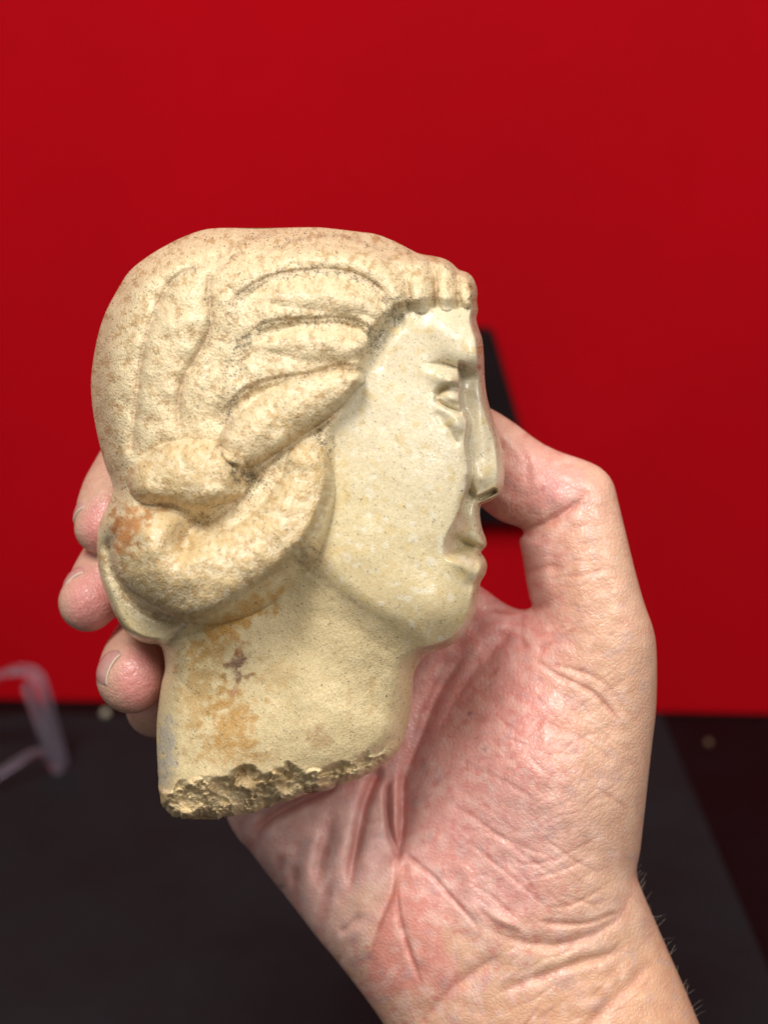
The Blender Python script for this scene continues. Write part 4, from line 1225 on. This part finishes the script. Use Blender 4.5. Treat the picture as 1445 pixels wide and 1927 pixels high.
# --- finger nails: thin curved shells seated on the backs of the tips
nailm, nt, b, N, L = new_mat('nail')
tcn = N.new('ShaderNodeTexCoord').outputs['Object']
nn_ = noise_node(nt, 900, 3, .6, tcn)
gr = ramp_node(nt, nn_.outputs[0], [(0.3, (0.50, 0.26, 0.235)), (0.7, (0.58, 0.33, 0.29))])
L.new(gr.outputs[0], b.inputs['Base Color']); b.inputs['Roughness'].default_value = 0.25; b.inputs['Coat Weight'].default_value = 0.5
b.inputs['Subsurface Weight'].default_value = 0.3; b.inputs['Subsurface Scale'].default_value = 0.001
tipm = plain_material('nail_edge', (0.74, 0.60, 0.48), 0.45, 0.08, 400)
def nail(c, r, nrm_, tdir, wid, ln, lab_):
    """c: px, py, z(mm); r mm; nrm_ / tdir in (right, down, to lens); wid and ln angular half sizes"""
    n = np.array(nrm_, float); n /= np.linalg.norm(n)
    t = np.array(tdir, float); t -= n * (t @ n); t /= np.linalg.norm(t)
    w = np.cross(n, t)
    nu, nv = 25, 25
    U, Vv = np.meshgrid(np.linspace(-1, 1, nu), np.linspace(-1, 1, nv), indexing='ij')
    sq = np.sqrt(np.clip(1 - 0.5 * Vv ** 2 * (U < 0) * U ** 2, 0, 1))
    aw = Vv * wid * np.where(U < 0, np.sqrt(np.clip(1 - (np.abs(U)) ** 3 * .55, 0, 1)), 1.0 - 0.10 * U ** 2)
    al = U * ln - 0.10 * ln * Vv ** 2 * (U > 0) * U
    dirs = (n * (np.cos(aw) * np.cos(al))[..., None] + w * (np.sin(aw) * np.cos(al))[..., None] + t * np.sin(al)[..., None])
    lift = 0.12 + 0.16 * smooth01((U + .1) / 1.1) - 0.35 * np.abs(Vv) ** 4
    vs_, fs_ = [], []
    top = dirs * (r + lift)[..., None]; bot = dirs * (r + lift - 0.45)[..., None]
    allp = np.concatenate([top.reshape(-1, 3), bot.reshape(-1, 3)])
    P = np.array([c[0] * HS, c[1] * HS, c[2]]) + allp
    Wp = at(P[:, 0] / HS, P[:, 1] / HS, P[:, 2])
    g = np.arange(nu * nv).reshape(nu, nv); o_ = nu * nv
    q1 = np.stack([g[:-1, :-1], g[1:, :-1], g[1:, 1:], g[:-1, 1:]], -1).reshape(-1, 4)
    q2 = q1[:, ::-1] + o_
    bd = np.concatenate([g[0, :-1], g[:-1, -1], g[-1, :0:-1], g[:0:-1, 0]])
    bn = np.roll(bd, -1)
    q3 = np.stack([bd, bn, bn + o_, bd + o_], -1)
    ob = make('fingernail', Wp, np.concatenate([q1, q2, q3]), nailm, hand, True)
    ob['label'] = lab_
    # pale free edge strip
    k = U > 0.90
    rows = np.where(k[:, 0])[0]
    g2 = g[rows[0]:, :]
    used = g2.reshape(-1)
    st2 = dirs.reshape(-1, 3)[used] * ((r + lift).reshape(-1)[used] + 0.05)[:, None]
    st3 = dirs.reshape(-1, 3)[used] * ((r + lift).reshape(-1)[used] - 0.5)[:, None]
    ext = t * 0.15
    st2 = st2 + ext; st3 = st3 + ext
    P = np.array([c[0] * HS, c[1] * HS, c[2]]) + np.concatenate([st2, st3])
    Wp = at(P[:, 0] / HS, P[:, 1] / HS, P[:, 2])
    a_n, b_n = g2.shape
    gg = np.arange(a_n * b_n).reshape(a_n, b_n); oo = a_n * b_n
    q1 = np.stack([gg[:-1, :-1], gg[1:, :-1], gg[1:, 1:], gg[:-1, 1:]], -1).reshape(-1, 4)
    bd = np.concatenate([gg[0, :-1], gg[:-1, -1], gg[-1, :0:-1], gg[:0:-1, 0]]); bn = np.roll(bd, -1)
    q3 = np.stack([bd, bn, bn + oo, bd + oo], -1)
    make('nail_edge', Wp, np.concatenate([q1, q1[:, ::-1] + oo, q3]), tipm, hand, True)
nail((247,1276,-12), 7.9, (-0.80,-0.38,0.42), (0.55,0.25,0.85), 0.62, 0.42, 'nail of the ring finger seen from its edge')
nail((177,1119,-18.0), 7.25, (-0.72,-0.66,0.10), (0.1,0.55,0.9), 0.62, 0.5, 'nail of the middle finger seen edge on')
nail((194,974,-16.6), 6.5, (-0.86,-0.45,0.05), (-0.1,0.7,0.7), 0.62, 0.5, 'nail of the index finger seen edge on')

# --- fine hairs along the outer wrist
hairmat = plain_material('arm_hair', (0.80, 0.70, 0.58), 0.45, 0.1, 50)
rh = np.random.default_rng(12)
V_, F_ = [], []
side = np.array([(1199,1640),(1210,1682),(1234,1738),(1262,1802),(1290,1866),(1315,1927)], float)
for i in range(45):
    t = rh.beta(1.1, 1.6) * (len(side) - 1.01); j = int(t); p = side[j] + (side[j + 1] - side[j]) * (t - j)
    on_arm = i % 4 == 0
    x0 = p[0] - rh.uniform(2, 10) - (rh.uniform(10, 70) if on_arm else 0); y0 = p[1]
    z0 = -22 + rh.uniform(-2, 3) if not on_arm else None
    L_ = rh.uniform(10, 30)
    a = math.radians(rh.normal(-52, 26) if not on_arm else rh.normal(60, 20))
    if z0 is None:
        k_ = (np.abs(hpx - x0) < 3) & (np.abs(hpy - y0) < 3)
        if not k_.any(): continue
        z0 = hv[k_, 2].max()
        L_ *= .6
    n_s = 6
    pts = []
    for s_ in np.linspace(0, 1, n_s):
        aa = a + 0.22 * s_ * (1 if i % 2 else -0.4)
        pts.append((x0 + L_ * s_ * math.cos(aa), y0 + L_ * s_ * math.sin(aa), z0 + (0.3 + 0.6 * s_ * (1 - s_) * 2)))
    wv_ = 0.026
    for s_i, (x_, y_, z_) in enumerate(pts):
        ww = wv_ * (1 - s_i / n_s) + 0.006
        for kk in range(3):
            an = kk * 2.094
            V_.append((x_ + ww / HS * math.cos(an), y_ + ww / HS * math.sin(an) * .4, z_ + ww * math.sin(an)))
    b0 = len(V_) - 3 * n_s
    for s_i in range(n_s - 1):
        for kk in range(3):
            F_.append((b0 + s_i * 3 + kk, b0 + s_i * 3 + (kk + 1) % 3, b0 + (s_i + 1) * 3 + (kk + 1) % 3, b0 + (s_i + 1) * 3 + kk))
V_ = np.array(V_)
hair_o = make('arm_hair', at(V_[:, 0], V_[:, 1], V_[:, 2]), np.array(F_), hairmat, person, True)
hair_o['kind'] = 'stuff'
print('hand', round(time.time() - T0, 1))

print('script built in', round(time.time() - T0, 1))
